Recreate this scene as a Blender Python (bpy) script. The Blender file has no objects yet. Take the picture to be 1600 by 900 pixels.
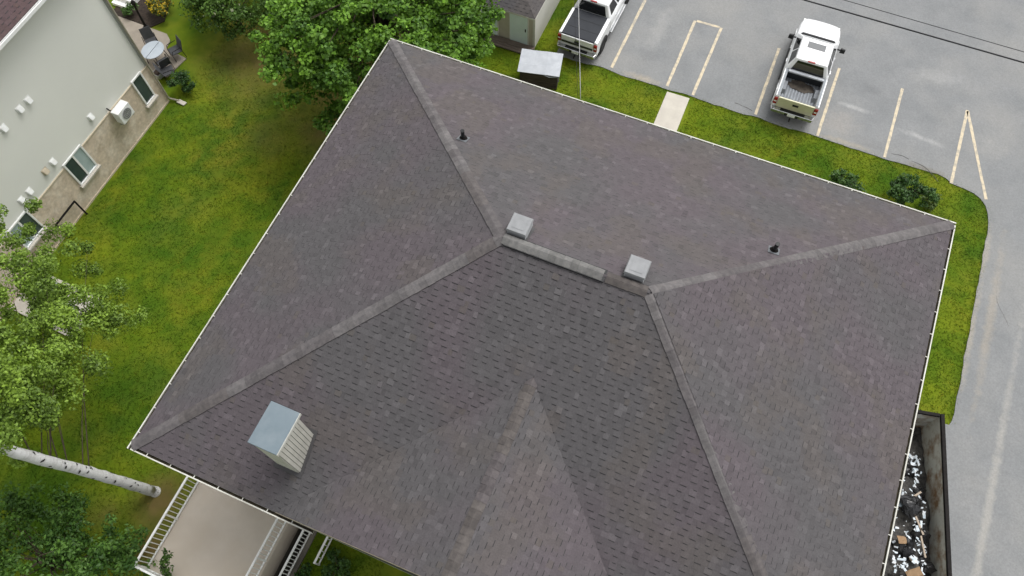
import bpy, math, random
import numpy as np
from mathutils import Vector, Matrix

random.seed(7); rng = np.random.default_rng(7)
scene = bpy.context.scene
COL = scene.collection
R = math.radians

# ------------------------------------------------------------------ camera
CAM_H = 28.5
pitch, roll, yaw = R(64.48), R(-1.366), R(-24.26)
fh = Vector((math.sin(yaw), math.cos(yaw), 0)); rt = Vector((math.cos(yaw), -math.sin(yaw), 0))
fwd = fh * math.cos(pitch) + Vector((0, 0, -math.sin(pitch)))
up = fh * math.sin(pitch) + Vector((0, 0, math.cos(pitch)))
r2 = rt * math.cos(roll) + up * math.sin(roll); u2 = up * math.cos(roll) - rt * math.sin(roll)
cam_data = bpy.data.cameras.new('camera'); cam = bpy.data.objects.new('camera', cam_data); COL.objects.link(cam)
cam_data.sensor_width = 36; cam_data.lens = 27.0; cam_data.clip_end = 2000; cam_data.clip_start = 0.5
m3 = Matrix((r2, u2, -fwd)).transposed()
cam.matrix_world = Matrix.Translation((0, 0, CAM_H)) @ m3.to_4x4()
scene.camera = cam

# ------------------------------------------------------------------ sky, sun, exposure
SUN_EL, SUN_AZ = R(60), R(24)            # azimuth from +Y towards +X
world = bpy.data.worlds.new('World'); scene.world = world; world.use_nodes = True
wn = world.node_tree; wn.nodes.clear()
sky = wn.nodes.new('ShaderNodeTexSky'); sky.sky_type = 'NISHITA'; sky.sun_disc = False
sky.sun_elevation = SUN_EL; sky.sun_rotation = SUN_AZ; sky.dust_density = 4.0; sky.air_density = 1.0
hsv = wn.nodes.new('ShaderNodeHueSaturation'); hsv.inputs['Saturation'].default_value = 0.10
bg = wn.nodes.new('ShaderNodeBackground'); bg.inputs['Strength'].default_value = 0.15
wo = wn.nodes.new('ShaderNodeOutputWorld')
wn.links.new(sky.outputs[0], hsv.inputs['Color']); wn.links.new(hsv.outputs[0], bg.inputs['Color']); wn.links.new(bg.outputs[0], wo.inputs['Surface'])
sun_data = bpy.data.lights.new('sun', 'SUN'); sun_data.energy = 1.0; sun_data.angle = R(32); sun_data.color = (1.0, 0.97, 0.93)
sun = bpy.data.objects.new('sun', sun_data); COL.objects.link(sun)
sd = Vector((math.cos(SUN_EL) * math.sin(SUN_AZ), math.cos(SUN_EL) * math.cos(SUN_AZ), math.sin(SUN_EL)))
sun.rotation_euler = sd.to_track_quat('Z', 'Y').to_euler(); sun.location = sd * 60
scene.view_settings.view_transform = 'Standard'; scene.view_settings.look = 'None'
scene.view_settings.gamma = 1.0; scene.view_settings.exposure = 0.58; scene.view_settings.use_curve_mapping = False

# ------------------------------------------------------------------ materials
MATS = {}
def mat(name, c1, c2=None, scale=3.0, rough=0.8, metal=0.0, bump=0.0, bscale=None, detail=5, attr=None, objcol=False,
        lo=0.35, hi=0.65, spec=0.3, translucent=0.0, c3=None, s3=0.4, stretch=None, coat=0.0, speck=None, stains=()):
    if name in MATS: return MATS[name]
    m = bpy.data.materials.new(name); m.use_nodes = True; nt = m.node_tree; N = nt.nodes; L = nt.links
    b = N['Principled BSDF']; b.inputs['Roughness'].default_value = rough; b.inputs['Metallic'].default_value = metal
    b.inputs['Specular IOR Level'].default_value = spec
    if coat: b.inputs['Coat Weight'].default_value = coat; b.inputs['Coat Roughness'].default_value = 0.08
    geo = N.new('ShaderNodeNewGeometry'); vec = geo.outputs['Position']
    if stretch:
        mp = N.new('ShaderNodeMapping'); mp.inputs['Scale'].default_value = stretch; L.new(vec, mp.inputs['Vector']); vec = mp.outputs[0]
    def noise(sc, det=detail):
        n = N.new('ShaderNodeTexNoise'); n.inputs['Scale'].default_value = sc; n.inputs['Detail'].default_value = det
        n.inputs['Roughness'].default_value = 0.62; L.new(vec, n.inputs['Vector']); return n.outputs['Fac']
    def mapr(s, a, z, o0=0.0, o1=1.0):
        r = N.new('ShaderNodeMapRange'); r.inputs[1].default_value = a; r.inputs[2].default_value = z
        r.inputs[3].default_value = o0; r.inputs[4].default_value = o1; L.new(s, r.inputs[0]); return r.outputs[0]
    def mix(f, a, bb, mode='MIX'):
        x = N.new('ShaderNodeMix'); x.data_type = 'RGBA'; x.blend_type = mode
        if isinstance(f, float): x.inputs[0].default_value = f
        else: L.new(f, x.inputs[0])
        for i, v in ((6, a), (7, bb)):
            if isinstance(v, tuple): x.inputs[i].default_value = (*v, 1)
            else: L.new(v, x.inputs[i])
        return x.outputs[2]
    col = c1
    if c2: col = mix(mapr(noise(scale), lo, hi), c1, c2)
    if c3: col = mix(mapr(noise(s3, 3), 0.45, 0.68), col, c3)
    for (sx_, sy_, rx_, ry_, rot_, amt_, sc_) in stains:      # old smudges and scuffs with a soft ragged outline
        mp = N.new('ShaderNodeMapping'); mp.vector_type = 'TEXTURE'; mp.inputs['Location'].default_value = (sx_, sy_, 0); mp.inputs['Rotation'].default_value = (0, 0, rot_); mp.inputs['Scale'].default_value = (rx_, ry_, 100)
        L.new(geo.outputs['Position'], mp.inputs['Vector']); ln = N.new('ShaderNodeVectorMath'); ln.operation = 'LENGTH'; L.new(mp.outputs[0], ln.inputs[0])
        ad = N.new('ShaderNodeMath'); ad.operation = 'ADD'; L.new(ln.outputs['Value'], ad.inputs[0]); L.new(mapr(noise(2.6, 6), 0.25, 0.75, -0.55, 0.55), ad.inputs[1])
        col = mix(mapr(ad.outputs[0], 1.15, 0.25, 0.0, amt_ * 0.75), col, sc_)
    if speck:
        k_ = mapr(noise(speck[0], 6), 0.3, 0.7, 1 - speck[1], 1 + speck[1]); cb = N.new('ShaderNodeCombineColor')
        for q_ in range(3): L.new(k_, cb.inputs[q_])
        col = mix(1.0, col, cb.outputs[0], 'MULTIPLY')
    if attr:
        a = N.new('ShaderNodeAttribute'); a.attribute_name = attr
        col = mix(1.0, col, a.outputs['Color'], 'MULTIPLY')
    if objcol:
        o = N.new('ShaderNodeObjectInfo'); col = mix(1.0, col, o.outputs['Color'], 'MULTIPLY')
    if isinstance(col, tuple): b.inputs['Base Color'].default_value = (*col, 1)
    else: L.new(col, b.inputs['Base Color'])
    if bump:
        bp = N.new('ShaderNodeBump'); bp.inputs['Strength'].default_value = bump; bp.inputs['Distance'].default_value = 0.02
        L.new(noise(bscale or scale * 4), bp.inputs['Height']); L.new(bp.outputs[0], b.inputs['Normal'])
    if translucent:
        tr = N.new('ShaderNodeBsdfTranslucent'); ms = N.new('ShaderNodeMixShader'); ms.inputs[0].default_value = translucent
        if isinstance(col, tuple): tr.inputs[0].default_value = (*col, 1)
        else: L.new(col, tr.inputs[0])
        out = N['Material Output']; L.new(b.outputs[0], ms.inputs[1]); L.new(tr.outputs[0], ms.inputs[2]); L.new(ms.outputs[0], out.inputs[0])
    MATS[name] = m
    return m

M_SHINGLE = mat('shingle_granules', (0.86, 0.86, 0.86), (1.14, 1.14, 1.14), scale=26, rough=0.92, attr='tone', objcol=True, bump=0.25, bscale=90, spec=0.2, lo=0.3, hi=0.7)
M_ASPH_CORE = mat('shingle_butt_edge', (0.014, 0.014, 0.015), rough=0.9)
M_BAND = mat('dark_granule_band', (0.036, 0.034, 0.036), (0.060, 0.057, 0.058), scale=5, rough=0.95, spec=0.1)
M_CAP = mat('ridge_cap_granules', (0.82, 0.82, 0.82), (1.16, 1.15, 1.12), scale=9, rough=0.92, objcol=True, attr='tone', bump=0.25, bscale=80, spec=0.2)
M_DECK = mat('roof_felt', (0.04, 0.038, 0.04), (0.06, 0.057, 0.06), rough=0.95)
M_WHITE = mat('white_aluminium', (0.60, 0.60, 0.55), (0.44, 0.43, 0.38), scale=1.8, rough=0.5)
M_PVC = mat('white_painted_metal', (0.84, 0.85, 0.84), (0.74, 0.74, 0.72), scale=5, rough=0.45)
M_GUTTER_DIRT = mat('gutter_silt', (0.02, 0.017, 0.012), (0.06, 0.05, 0.03), scale=9, rough=0.95)
M_WALL = mat('cream_siding', (0.52, 0.51, 0.44), (0.46, 0.45, 0.39), scale=1.2, rough=0.7)
M_STEEL = mat('galvanised_sheet', (0.150, 0.190, 0.215), (0.130, 0.168, 0.192), scale=1.1, rough=0.6, c3=(0.168, 0.205, 0.228), s3=1.4)
M_VENT = mat('pale_vent_plastic', (0.25, 0.256, 0.262), (0.21, 0.216, 0.222), scale=5, rough=0.6)
M_BLACK = mat('black_plastic', (0.012, 0.013, 0.014), rough=0.5)
M_BLACKMETAL = mat('black_metal', (0.010, 0.009, 0.009), (0.018, 0.016, 0.015), scale=8, rough=0.7, spec=0.1)
M_GRASS = mat('lawn_turf', (0.068, 0.120, 0.007), (0.100, 0.152, 0.010), scale=1.3, rough=0.95, attr='wear', bump=0.25, bscale=30, spec=0.08, c3=(0.110, 0.145, 0.014), s3=0.42, lo=0.36, hi=0.64)
M_BLADE = mat('grass_blade', (0.9, 0.9, 0.9), (1.15, 1.1, 1.0), scale=3, rough=0.8, attr='tone', translucent=0.4, spec=0.1)
STAINS = ((5.9, 28.3, .6, .4, 0, .5, (.13, .135, .14)), (5.3, 26.95, .85, .14, -.05, .7, (.40, .40, .39)), (8.5, 26.4, 1.1, .16, -.1, .65, (.40, .40, .39)), (4.9, 25.9, .9, .8, 0, .45, (.30, .275, .25)),
          (13.6, 10.0, .18, 9.0, -.02, .55, (.40, .38, .34)), (15.5, 12.0, .3, 12.0, .02, .35, (.37, .36, .34)), (-4.4, 28.0, .5, 1.6, 0, .4, (.36, .355, .34)), (-4.4, 26.3, .5, .4, 0, .4, (.15, .15, .155)), (2.7, 27.0, .8, 1.6, 0, .35, (.15, .15, .155)),
          (11.2, 27.0, 1.2, .7, .4, .35, (.33, .32, .30)), (8.6, 30.2, 1.6, .5, .2, .4, (.34, .34, .335)), (12.6, 18.5, .22, 4.0, .0, .5, (.36, .31, .24)), (6.3, 25.2, 1.1, .3, 0, .4, (.17, .165, .16)), (-4.2, 24.85, .9, .22, 0, .9, (.34, .30, .24)), (5.4, 24.85, 1.3, .16, 0, .8, (.30, .27, .22)), (9.0, 24.75, 1.0, .18, -.05, .8, (.16, .145, .12)), (12.0, 17.5, .16, 2.5, 0, .8, (.33, .30, .25)), (12.0, 21.5, .16, 1.5, 0, .7, (.33, .30, .25)))
M_ASPHALT = mat('weathered_asphalt', (0.180, 0.187, 0.191), (0.225, 0.230, 0.232), scale=0.7, rough=0.92, bump=0.35, bscale=45, detail=12, c3=(0.242, 0.242, 0.236), s3=0.22, speck=(16, 0.13), stains=STAINS, lo=0.3, hi=0.7, spec=0.2)
M_PAINT = mat('worn_parking_paint', (0.56, 0.48, 0.345), (0.37, 0.335, 0.275), scale=5, rough=0.85, lo=0.45, hi=0.62, detail=8)
M_CONCRETE = mat('concrete', (0.55, 0.49, 0.42), (0.49, 0.435, 0.37), scale=0.9, rough=0.9, bump=0.15, bscale=30, detail=8, c3=(0.50, 0.435, 0.36), s3=0.5)
M_WALK = mat('pale_concrete', (0.50, 0.47, 0.41), (0.44, 0.41, 0.36), scale=2.0, rough=0.9, bump=0.1, bscale=40)
M_DARKCONC = mat('dark_concrete', (0.20, 0.18, 0.15), (0.10, 0.09, 0.08), scale=1.4, rough=0.9)  # darker concrete tone for the stairwell walls, steps and landing
M_NSIDING = mat('grey_green_siding', (0.66, 0.665, 0.615), (0.63, 0.635, 0.585), scale=0.5, rough=0.75, c3=(0.68, 0.685, 0.63), s3=0.25)
M_NBASE = mat('tan_stone_veneer', (0.62, 0.52, 0.41), (0.50, 0.415, 0.32), scale=2.2, rough=0.9, bump=0.5, bscale=12, detail=8, c3=(0.68, 0.60, 0.50), s3=1.6, speck=(7, 0.16))
M_TANTRIM = mat('tan_trim', (0.52, 0.45, 0.34), rough=0.7)
M_GLASS = mat('window_glass', (0.03, 0.05, 0.05), (0.06, 0.08, 0.085), scale=0.8, rough=0.08, spec=0.6)
M_BLIND = mat('window_blind_behind_glass', (0.34, 0.42, 0.43), (0.40, 0.48, 0.49), scale=3, rough=0.12, spec=0.6)
M_CARWHITE = mat('white_car_paint', (0.80, 0.81, 0.82), rough=0.28, spec=0.5, coat=0.6)
M_CARGLASS = mat('car_glass', (0.008, 0.009, 0.010), rough=0.06, spec=0.7)
M_CHROME = mat('bumper_chrome', (0.55, 0.56, 0.57), (0.42, 0.43, 0.44), scale=6, rough=0.22, metal=0.8)
M_TYRE = mat('tyre_rubber', (0.012, 0.012, 0.012), rough=0.85)
M_RED = mat('red_lens', (0.32, 0.012, 0.012), (0.22, 0.01, 0.01), scale=12, rough=0.2, spec=0.6)
M_TAN = mat('pale_gold_tailgate_paint', (0.60, 0.585, 0.40), (0.54, 0.525, 0.36), scale=3, rough=0.3, coat=0.4)
M_BEDLINER = mat('grey_bed_liner', (0.19, 0.205, 0.225), (0.14, 0.15, 0.165), scale=3.5, rough=0.55)
M_BEDDARK = mat('bed_dark_patch', (0.025, 0.021, 0.018), (0.10, 0.085, 0.07), scale=4, rough=0.95, detail=8)  # near-black mottled brown for the patch on the bed floor
M_TONNEAU = mat('navy_vinyl_cover', (0.014, 0.017, 0.023), (0.020, 0.023, 0.029), scale=2, rough=0.6)
M_SUNROOF = mat('tinted_sunroof', (0.11, 0.115, 0.12), rough=0.1, spec=0.6)
M_BARK = mat('brown_bark', (0.045, 0.033, 0.024), (0.09, 0.07, 0.05), scale=9, rough=0.95, bump=0.8, bscale=20)
M_BIRCH = mat('white_birch_bark', (0.60, 0.60, 0.60), (0.36, 0.35, 0.34), scale=2.4, rough=0.8, bump=0.4, bscale=18, stretch=(1, 1, 3.5), lo=0.5, hi=0.75)
M_BIRCHMARK = mat('black_birch_scar', (0.02, 0.018, 0.016), rough=0.95)
M_LEAF = mat('leaf', (0.9, 0.9, 0.9), (1.12, 1.1, 1.0), scale=6, rough=0.55, attr='tone', translucent=0.3, spec=0.35)
M_WOOD = mat('weathered_boards', (0.17, 0.135, 0.11), (0.105, 0.085, 0.07), scale=3, rough=0.95, stretch=(0.6, 6, 6), bump=0.5, bscale=10)
M_DARKWOOD = mat('dark_stained_wood', (0.035, 0.028, 0.022), (0.07, 0.055, 0.043), scale=3, rough=0.9, stretch=(1, 1, 8))
M_SHEDSIDING = mat('beige_siding', (0.46, 0.43, 0.345), (0.41, 0.38, 0.30), scale=2, rough=0.8)
M_SHEDWHITE = mat('off_white_siding', (0.60, 0.59, 0.54), (0.54, 0.53, 0.48), scale=1, rough=0.75)
M_SHEDDOOR = mat('pale_blue_door_paint', (0.68, 0.79, 0.775), (0.62, 0.73, 0.72), scale=2, rough=0.6)
M_LID = mat('pale_sheet_metal', (0.42, 0.44, 0.47), (0.34, 0.36, 0.39), scale=2.5, rough=0.5, metal=0.1)
M_WIRE = mat('wire_black', (0.012, 0.012, 0.014), rough=0.6)
M_WIREW = mat('wire_pale', (0.42, 0.42, 0.42), rough=0.6)
M_RUST = mat('rusty_grey_steel', (0.50, 0.51, 0.47), (0.60, 0.60, 0.55), scale=1.6, rough=0.8, c3=(0.24, 0.15, 0.085), s3=1.9, detail=8)
M_BAG = mat('black_bin_bag', (0.010, 0.010, 0.011), rough=0.25, spec=0.6, bump=0.9, bscale=7)
M_CARD = mat('cardboard', (0.30, 0.20, 0.115), (0.24, 0.155, 0.09), scale=4, rough=0.9)
M_PAPER = mat('white_scrap', (0.70, 0.71, 0.72), (0.50, 0.60, 0.68), scale=9, rough=0.7)
M_RUBBLE = mat('dark_rubble', (0.022, 0.022, 0.022), (0.10, 0.095, 0.088), scale=5, rough=0.95, detail=9, bump=0.9, bscale=8)
M_MULCH = mat('dark_mulch', (0.018, 0.013, 0.010), (0.045, 0.033, 0.025), scale=9, rough=0.95, bump=0.9, bscale=20)
M_PATIO = mat('patio_paving', (0.30, 0.265, 0.22), (0.24, 0.21, 0.175), scale=1.5, rough=0.9, bump=0.2, bscale=30)
M_TABLE = mat('frosted_table_top', (0.38, 0.42, 0.46), (0.32, 0.36, 0.40), scale=2, rough=0.35)
M_FABRIC = mat('dark_grey_mesh_fabric', (0.045, 0.047, 0.052), (0.065, 0.067, 0.072), scale=6, rough=0.85)
M_GREYPLASTIC = mat('grey_plastic', (0.26, 0.28, 0.30), (0.20, 0.22, 0.24), scale=4, rough=0.6)
M_ROOF2 = M_SHINGLE

# ------------------------------------------------------------------ mesh helpers
class MB:
    def __init__(s): s.v = []; s.f = []; s.m = []; s.c = []; s.cur = (1, 1, 1)
    def add(s, vs, fs, mi=0, col=None):
        o = len(s.v); s.v += [tuple(p) for p in vs]
        for i, f in enumerate(fs):
            s.f.append(tuple(o + k for k in f)); s.m.append(mi[i] if isinstance(mi, (list, tuple)) else mi); s.c.append(col or s.cur)
        return s
    def box(s, x0, x1, y0, y1, z0, z1, mi=0):
        return s.add([(x0, y0, z0), (x1, y0, z0), (x1, y1, z0), (x0, y1, z0), (x0, y0, z1), (x1, y0, z1), (x1, y1, z1), (x0, y1, z1)],
                     [(0, 3, 2, 1), (4, 5, 6, 7), (0, 1, 5, 4), (1, 2, 6, 5), (2, 3, 7, 6), (3, 0, 4, 7)], mi)
    def hexa(s, p, mi=0):
        return s.add(p, [(0, 3, 2, 1), (4, 5, 6, 7), (0, 1, 5, 4), (1, 2, 6, 5), (2, 3, 7, 6), (3, 0, 4, 7)], mi)
    def prism(s, poly, z0, z1, mi=0):
        n = len(poly); vs = [(x, y, z0) for x, y in poly] + [(x, y, z1) for x, y in poly]
        fs = [tuple(range(n - 1, -1, -1)), tuple(range(n, 2 * n))] + [(i, (i + 1) % n, n + (i + 1) % n, n + i) for i in range(n)]
        return s.add(vs, fs, mi)
    def tube(s, path, rad, n=8, mi=0, caps=True):
        P = [Vector(p) for p in path]; k = len(P)
        if not isinstance(rad, (list, tuple)): rad = [rad] * k
        vs = []; fs = []
        for i, p in enumerate(P):
            d = (P[min(i + 1, k - 1)] - P[max(i - 1, 0)]).normalized()
            a = d.cross(Vector((0, 0, 1)) if abs(d.z) < 0.9 else Vector((1, 0, 0))).normalized(); b = d.cross(a)
            for j in range(n):
                t = 2 * math.pi * j / n; vs.append(p + (a * math.cos(t) + b * math.sin(t)) * rad[i])
        for i in range(k - 1):
            for j in range(n): fs.append((i * n + j, i * n + (j + 1) % n, (i + 1) * n + (j + 1) % n, (i + 1) * n + j))
        if caps: fs += [tuple(range(n - 1, -1, -1)), tuple(range((k - 1) * n, k * n))]
        return s.add(vs, fs, mi)
    def bar(s, a, b, w, h=None):      # square bar between two points
        a = Vector(a); b = Vector(b); h = h or w; d = (b - a).normalized()
        sx = d.cross(Vector((0, 0, 1)) if abs(d.z) < 0.9 else Vector((0, 1, 0))).normalized() * (w / 2); sy = d.cross(sx).normalized() * (h / 2)
        return s.hexa([a - sx - sy, a + sx - sy, a + sx + sy, a - sx + sy, b - sx - sy, b + sx - sy, b + sx + sy, b - sx + sy])
    def build(s, name, mats, parent=None, world=False, smooth=False, bevel=0.0, seg=2, color=False, attr='tone'):
        off = Vector((0, 0, 0))
        if world and parent is not None:
            q = parent
            while q is not None: off += q.location; q = q.parent
        me = bpy.data.meshes.new(name)
        me.from_pydata([(x - off.x, y - off.y, z - off.z) for x, y, z in s.v], [], s.f)
        for mm in (mats if isinstance(mats, (list, tuple)) else [mats]): me.materials.append(mm)
        me.polygons.foreach_set('material_index', s.m)
        if smooth: me.polygons.foreach_set('use_smooth', [True] * len(s.f))
        if color: face_colors(me, np.array(s.c, dtype=np.float32), attr)
        me.update()
        return link(name, me, parent, bevel, seg)

def face_colors(me, cols, attr='tone'):
    a = me.color_attributes.new(attr, 'FLOAT_COLOR', 'CORNER')
    tot = np.empty(len(me.polygons), dtype=np.int32); me.polygons.foreach_get('loop_total', tot)
    c = np.ones((len(cols), 4), dtype=np.float32); c[:, :3] = cols
    a.data.foreach_set('color', np.repeat(c, tot, axis=0).ravel())

def link(name, me, parent=None, bevel=0.0, seg=2):
    o = bpy.data.objects.new(name, me); COL.objects.link(o)
    if parent is not None: o.parent = parent
    if bevel:
        b = o.modifiers.new('bevel', 'BEVEL'); b.width = bevel; b.segments = seg; b.limit_method = 'ANGLE'; b.angle_limit = R(35)
    return o

def thing(name, label, cat, loc=(0, 0, 0), rz=0.0, group=None):
    o = bpy.data.objects.new(name, None); COL.objects.link(o); o.location = loc; o.rotation_euler = (0, 0, rz); o.empty_display_size = 0.2
    return tag(o, label, cat, group)
def tag(o, label, cat=None, group=None):
    o['label'] = label
    if cat: o['category'] = cat
    if group: o['group'] = group
    return o
def struct(o): o['kind'] = 'structure'; return o
def stuff(o): o['kind'] = 'stuff'; return o
def white_attr(me, attr='tone'): face_colors(me, np.ones((len(me.polygons), 3), dtype=np.float32), attr)

def vnoise(x, y, s=1.0, seed=0):      # smooth value noise 0..1 (vectorised)
    x = np.asarray(x, float) * s + seed * 17.13; y = np.asarray(y, float) * s - seed * 9.71
    xi = np.floor(x).astype(int); yi = np.floor(y).astype(int); fx = x - xi; fy = y - yi
    def h(a, b):
        n = (a * 374761393 + b * 668265263 + seed * 1442695041) & 0x7fffffff
        n = ((n ^ (n >> 13)) * 1274126177) & 0x7fffffff
        return ((n ^ (n >> 16)) & 0xffff) / 65535.0
    fx = fx * fx * (3 - 2 * fx); fy = fy * fy * (3 - 2 * fy)
    return (h(xi, yi) * (1 - fx) + h(xi + 1, yi) * fx) * (1 - fy) + (h(xi, yi + 1) * (1 - fx) + h(xi + 1, yi + 1) * fx) * fy
def fbm(x, y, s=1.0, seed=0, o=4):
    t = 0; a = 0.5; tot = 0
    for i in range(o): t = t + a * vnoise(x, y, s * 2 ** i, seed + i); tot += a; a *= 0.5
    return t / tot

# ------------------------------------------------------------------ the setting
GX0, GX1, GY0, GY1 = -11.77, 7.67, 0.48, 16.24      # outer edge of the gutters of the main house
ZE = 8.0
PIT = (-9.0, -8.47, -3.6, 1.10)
LOT = [(-8.6, 90), (-8.6, 40), (-8.62, 32), (-8.55, 27), (-8.5, 24.55)]
xs = np.arange(-8.0, 10.0, 0.35)
LOT += [(float(x), 24.68 + 0.13 * (float(fbm(x, 3.0, 0.9, 5)) - 0.5) * 2 + 0.05 * (random.random() - 0.5)) for x in xs]
LOT += [(10.2, 24.45), (10.7, 24.40), (11.1, 24.32), (11.4, 24.15), (11.65, 23.88), (11.80, 23.5), (11.88, 23.1)]
LOT += [(11.92 + 0.06 * (random.random() - 0.5), float(y)) for y in np.arange(22.8, 13.7, -0.35)] + [(11.82, 13.5), (11.2, 13.42), (8.2, 13.3), (8.0, 12.0), (8.0, -60), (120, -60), (120, 90)]

def in_lot(x, y):
    P = LOT; c = np.zeros(np.shape(x), bool); j = len(P) - 1
    for i in range(len(P)):
        xi, yi = P[i]; xj, yj = P[j]
        if yi != yj: c ^= ((yi > y) != (yj > y)) & (x < (xj - xi) * (y - yi) / (yj - yi) + xi)
        j = i
    return c

# far ground sheet with an opening for the stairwell
g = MB(); px0, px1, py0, py1 = PIT; S = 600
for a, b, c, d in ((-S, S, py1, S), (-S, S, -S, py0), (-S, px0, py0, py1), (px1, S, py0, py1)):
    g.add([(a, c, -0.004), (b, c, -0.004), (b, d, -0.004), (a, d, -0.004)], [(0, 1, 2, 3)])
g.cur = (0.7, 0.7, 0.7)
struct(g.build('ground', M_GRASS, color=True, attr='wear'))

# lawn with bare patches worn into it
def soil(x, y):
    d = lambda cx, cy, r: np.clip(1.25 - np.hypot(x - cx, y - cy) / r, 0, 1)
    b = np.maximum.reduce([d(-13.9, -0.6, 1.25), d(-13.4, -1.9, 0.9) * 0.9, d(-17.0, 16.3, 1.2) * 0.75, d(-15.5, 19.0, 4.2) * 0.95, d(-21.5, 19.4, 3.2) * 0.75, d(-15.6, -1.7, 0.7) * 0.5,
                           d(-18.6, 15.2, 1.2) * 0.5, d(-13.0, 0.6, 0.6) * 0.5])
    return np.clip(b * (0.55 + 0.9 * fbm(x, y, 1.6, 11)), 0, 1)
lx = np.unique(np.concatenate([np.arange(-42, 14.01, 0.25), [px0, px1]])); ly = np.unique(np.concatenate([np.arange(-9, 46.01, 0.25), [py0, py1]]))
X, Y = np.meshgrid(lx, ly); Z = 0.0 + 0.03 * (fbm(X, Y, 0.8, 3) - 0.5)
Z = np.where(in_lot(X - 0.3, Y - 0.3) | in_lot(X, Y + 0.3) | in_lot(X + 0.3, Y), 0.0, Z)
nx, ny = len(lx), len(ly)
verts = np.stack([X, Y, np.maximum(Z, 0.0)], -1).reshape(-1, 3)
i, j = np.meshgrid(np.arange(nx - 1), np.arange(ny - 1)); i = i.ravel(); j = j.ravel()
cxm = (lx[i] + lx[i + 1]) / 2; cym = (ly[j] + ly[j + 1]) / 2
keep = ~((cxm > px0) & (cxm < px1) & (cym > py0) & (cym < py1)); i = i[keep]; j = j[keep]
fc = np.stack([j * nx + i, j * nx + i + 1, (j + 1) * nx + i + 1, (j + 1) * nx + i], -1)
me = bpy.data.meshes.new('lawn'); me.from_pydata(verts.tolist(), [], fc.tolist()); me.materials.append(M_GRASS)
def wearcol(x, y):
    s = soil(x, y)[..., None]; n = fbm(x, y, 0.55, 21)[..., None]; n2 = fbm(x, y, 2.2, 31)[..., None]; n3 = fbm(x, y, 0.3, 41)[..., None]
    a = np.array([0.58, 0.74, 0.8]); b = np.array([1.34, 1.15, 1.0]); br = np.array([1.30, 0.66, 3.2])
    t = np.clip((0.6 * n + 0.4 * n2 - 0.33) * 3.0, 0, 1)
    c = a * (1 - t) + b * t
    dry = np.clip((n3 - 0.56) * 5, 0, 1) * np.clip((n2 - 0.38) * 4, 0, 1) * 0.40
    c = c * (1 - dry) + np.array([1.75, 1.10, 1.6]) * dry
    return c * (1 - s) + br * s
at = me.color_attributes.new('wear', 'FLOAT_COLOR', 'POINT'); wc = np.ones((len(verts), 4), np.float32); wc[:, :3] = wearcol(verts[:, 0], verts[:, 1])
at.data.foreach_set('color', wc.ravel()); me.polygons.foreach_set('use_smooth', [True] * len(fc)); struct(link('lawn', me))

lot = MB(); n = len(LOT); lot.add([(x, y, 0.03) for x, y in LOT], [tuple(range(n))]); lot.add([(x, y, 0.03) for x, y in LOT] + [(x, y, -0.002) for x, y in LOT], [(k, (k + 1) % n, n + (k + 1) % n, n + k) for k in range(n)])
parking_lot = struct(lot.build('parking_lot', M_ASPHALT))
def cam_cracks():      # narrow sealed cracks, real ribbons on the asphalt
    m = MB()
    for (x, y, a, L_) in ((8.3, 24.98, -0.1, 1.5), (7.4, 25.05, -0.1, 0.8), (12.6, 20.5, -1.4, 2.2), (13.4, 26.6, .2, 1.9), (0.2, 25.1, .1, .9)):
        p = Vector((x, y, 0.034)); w = 0.018; pts = []
        for k in range(9): pts.append(p.copy()); p = p + Vector((math.cos(a), math.sin(a), 0)) * L_ / 8; a += random.uniform(-0.25, 0.25)
        vs = []; 
        for k, q in enumerate(pts): ww = w * random.uniform(0.4, 1.3); vs += [(q.x, q.y - ww, q.z), (q.x, q.y + ww, q.z)]
        m.add(vs, [(2 * k, 2 * k + 2, 2 * k + 3, 2 * k + 1) for k in range(8)])
    return m
cam_cracks().build('crack', mat('crack_fill', (0.07, 0.068, 0.064), rough=0.95), parking_lot)

def paint(a, b, w=0.135):
    m = MB(); a = Vector((*a, 0.035)); b = Vector((*b, 0.035)); d = (b - a).normalized(); s = Vector((-d.y, d.x, 0)) * w / 2
    k = 14; vs = []
    for t in range(k + 1):
        p = a.lerp(b, t / k); e1 = s * random.uniform(0.85, 1.08); e2 = s * random.uniform(0.85, 1.08); vs += [p - e1, p + e2]
    m.add(vs, [(2 * t, 2 * t + 2, 2 * t + 3, 2 * t + 1) for t in range(k)]); return m.build('painted_line', M_PAINT, parking_lot)
for a, b in (((-5.68, 29.6), (-5.76, 24.9)), ((-2.98, 29.25), (-2.99, 24.85)), ((-2.90, 29.27), (-1.74, 29.30)), ((-1.66, 29.3), (-1.72, 24.80)), ((1.26, 29.1), (1.26, 24.82)),
             ((4.19, 28.99), (4.15, 24.72)), ((7.17, 28.9), (7.16, 24.72)), ((10.13, 28.77), (10.11, 24.45)), ((10.16, 28.72), (11.62, 24.2))): paint(a, b)

walk = MB(); walk.prism([(-2.88, 24.52), (-1.80, 24.54), (-1.72, 18.0), (-2.85, 18.0)], 0.0, 0.062)
struct(walk.build('concrete_walkway', M_WALK, bevel=0.01))

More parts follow.
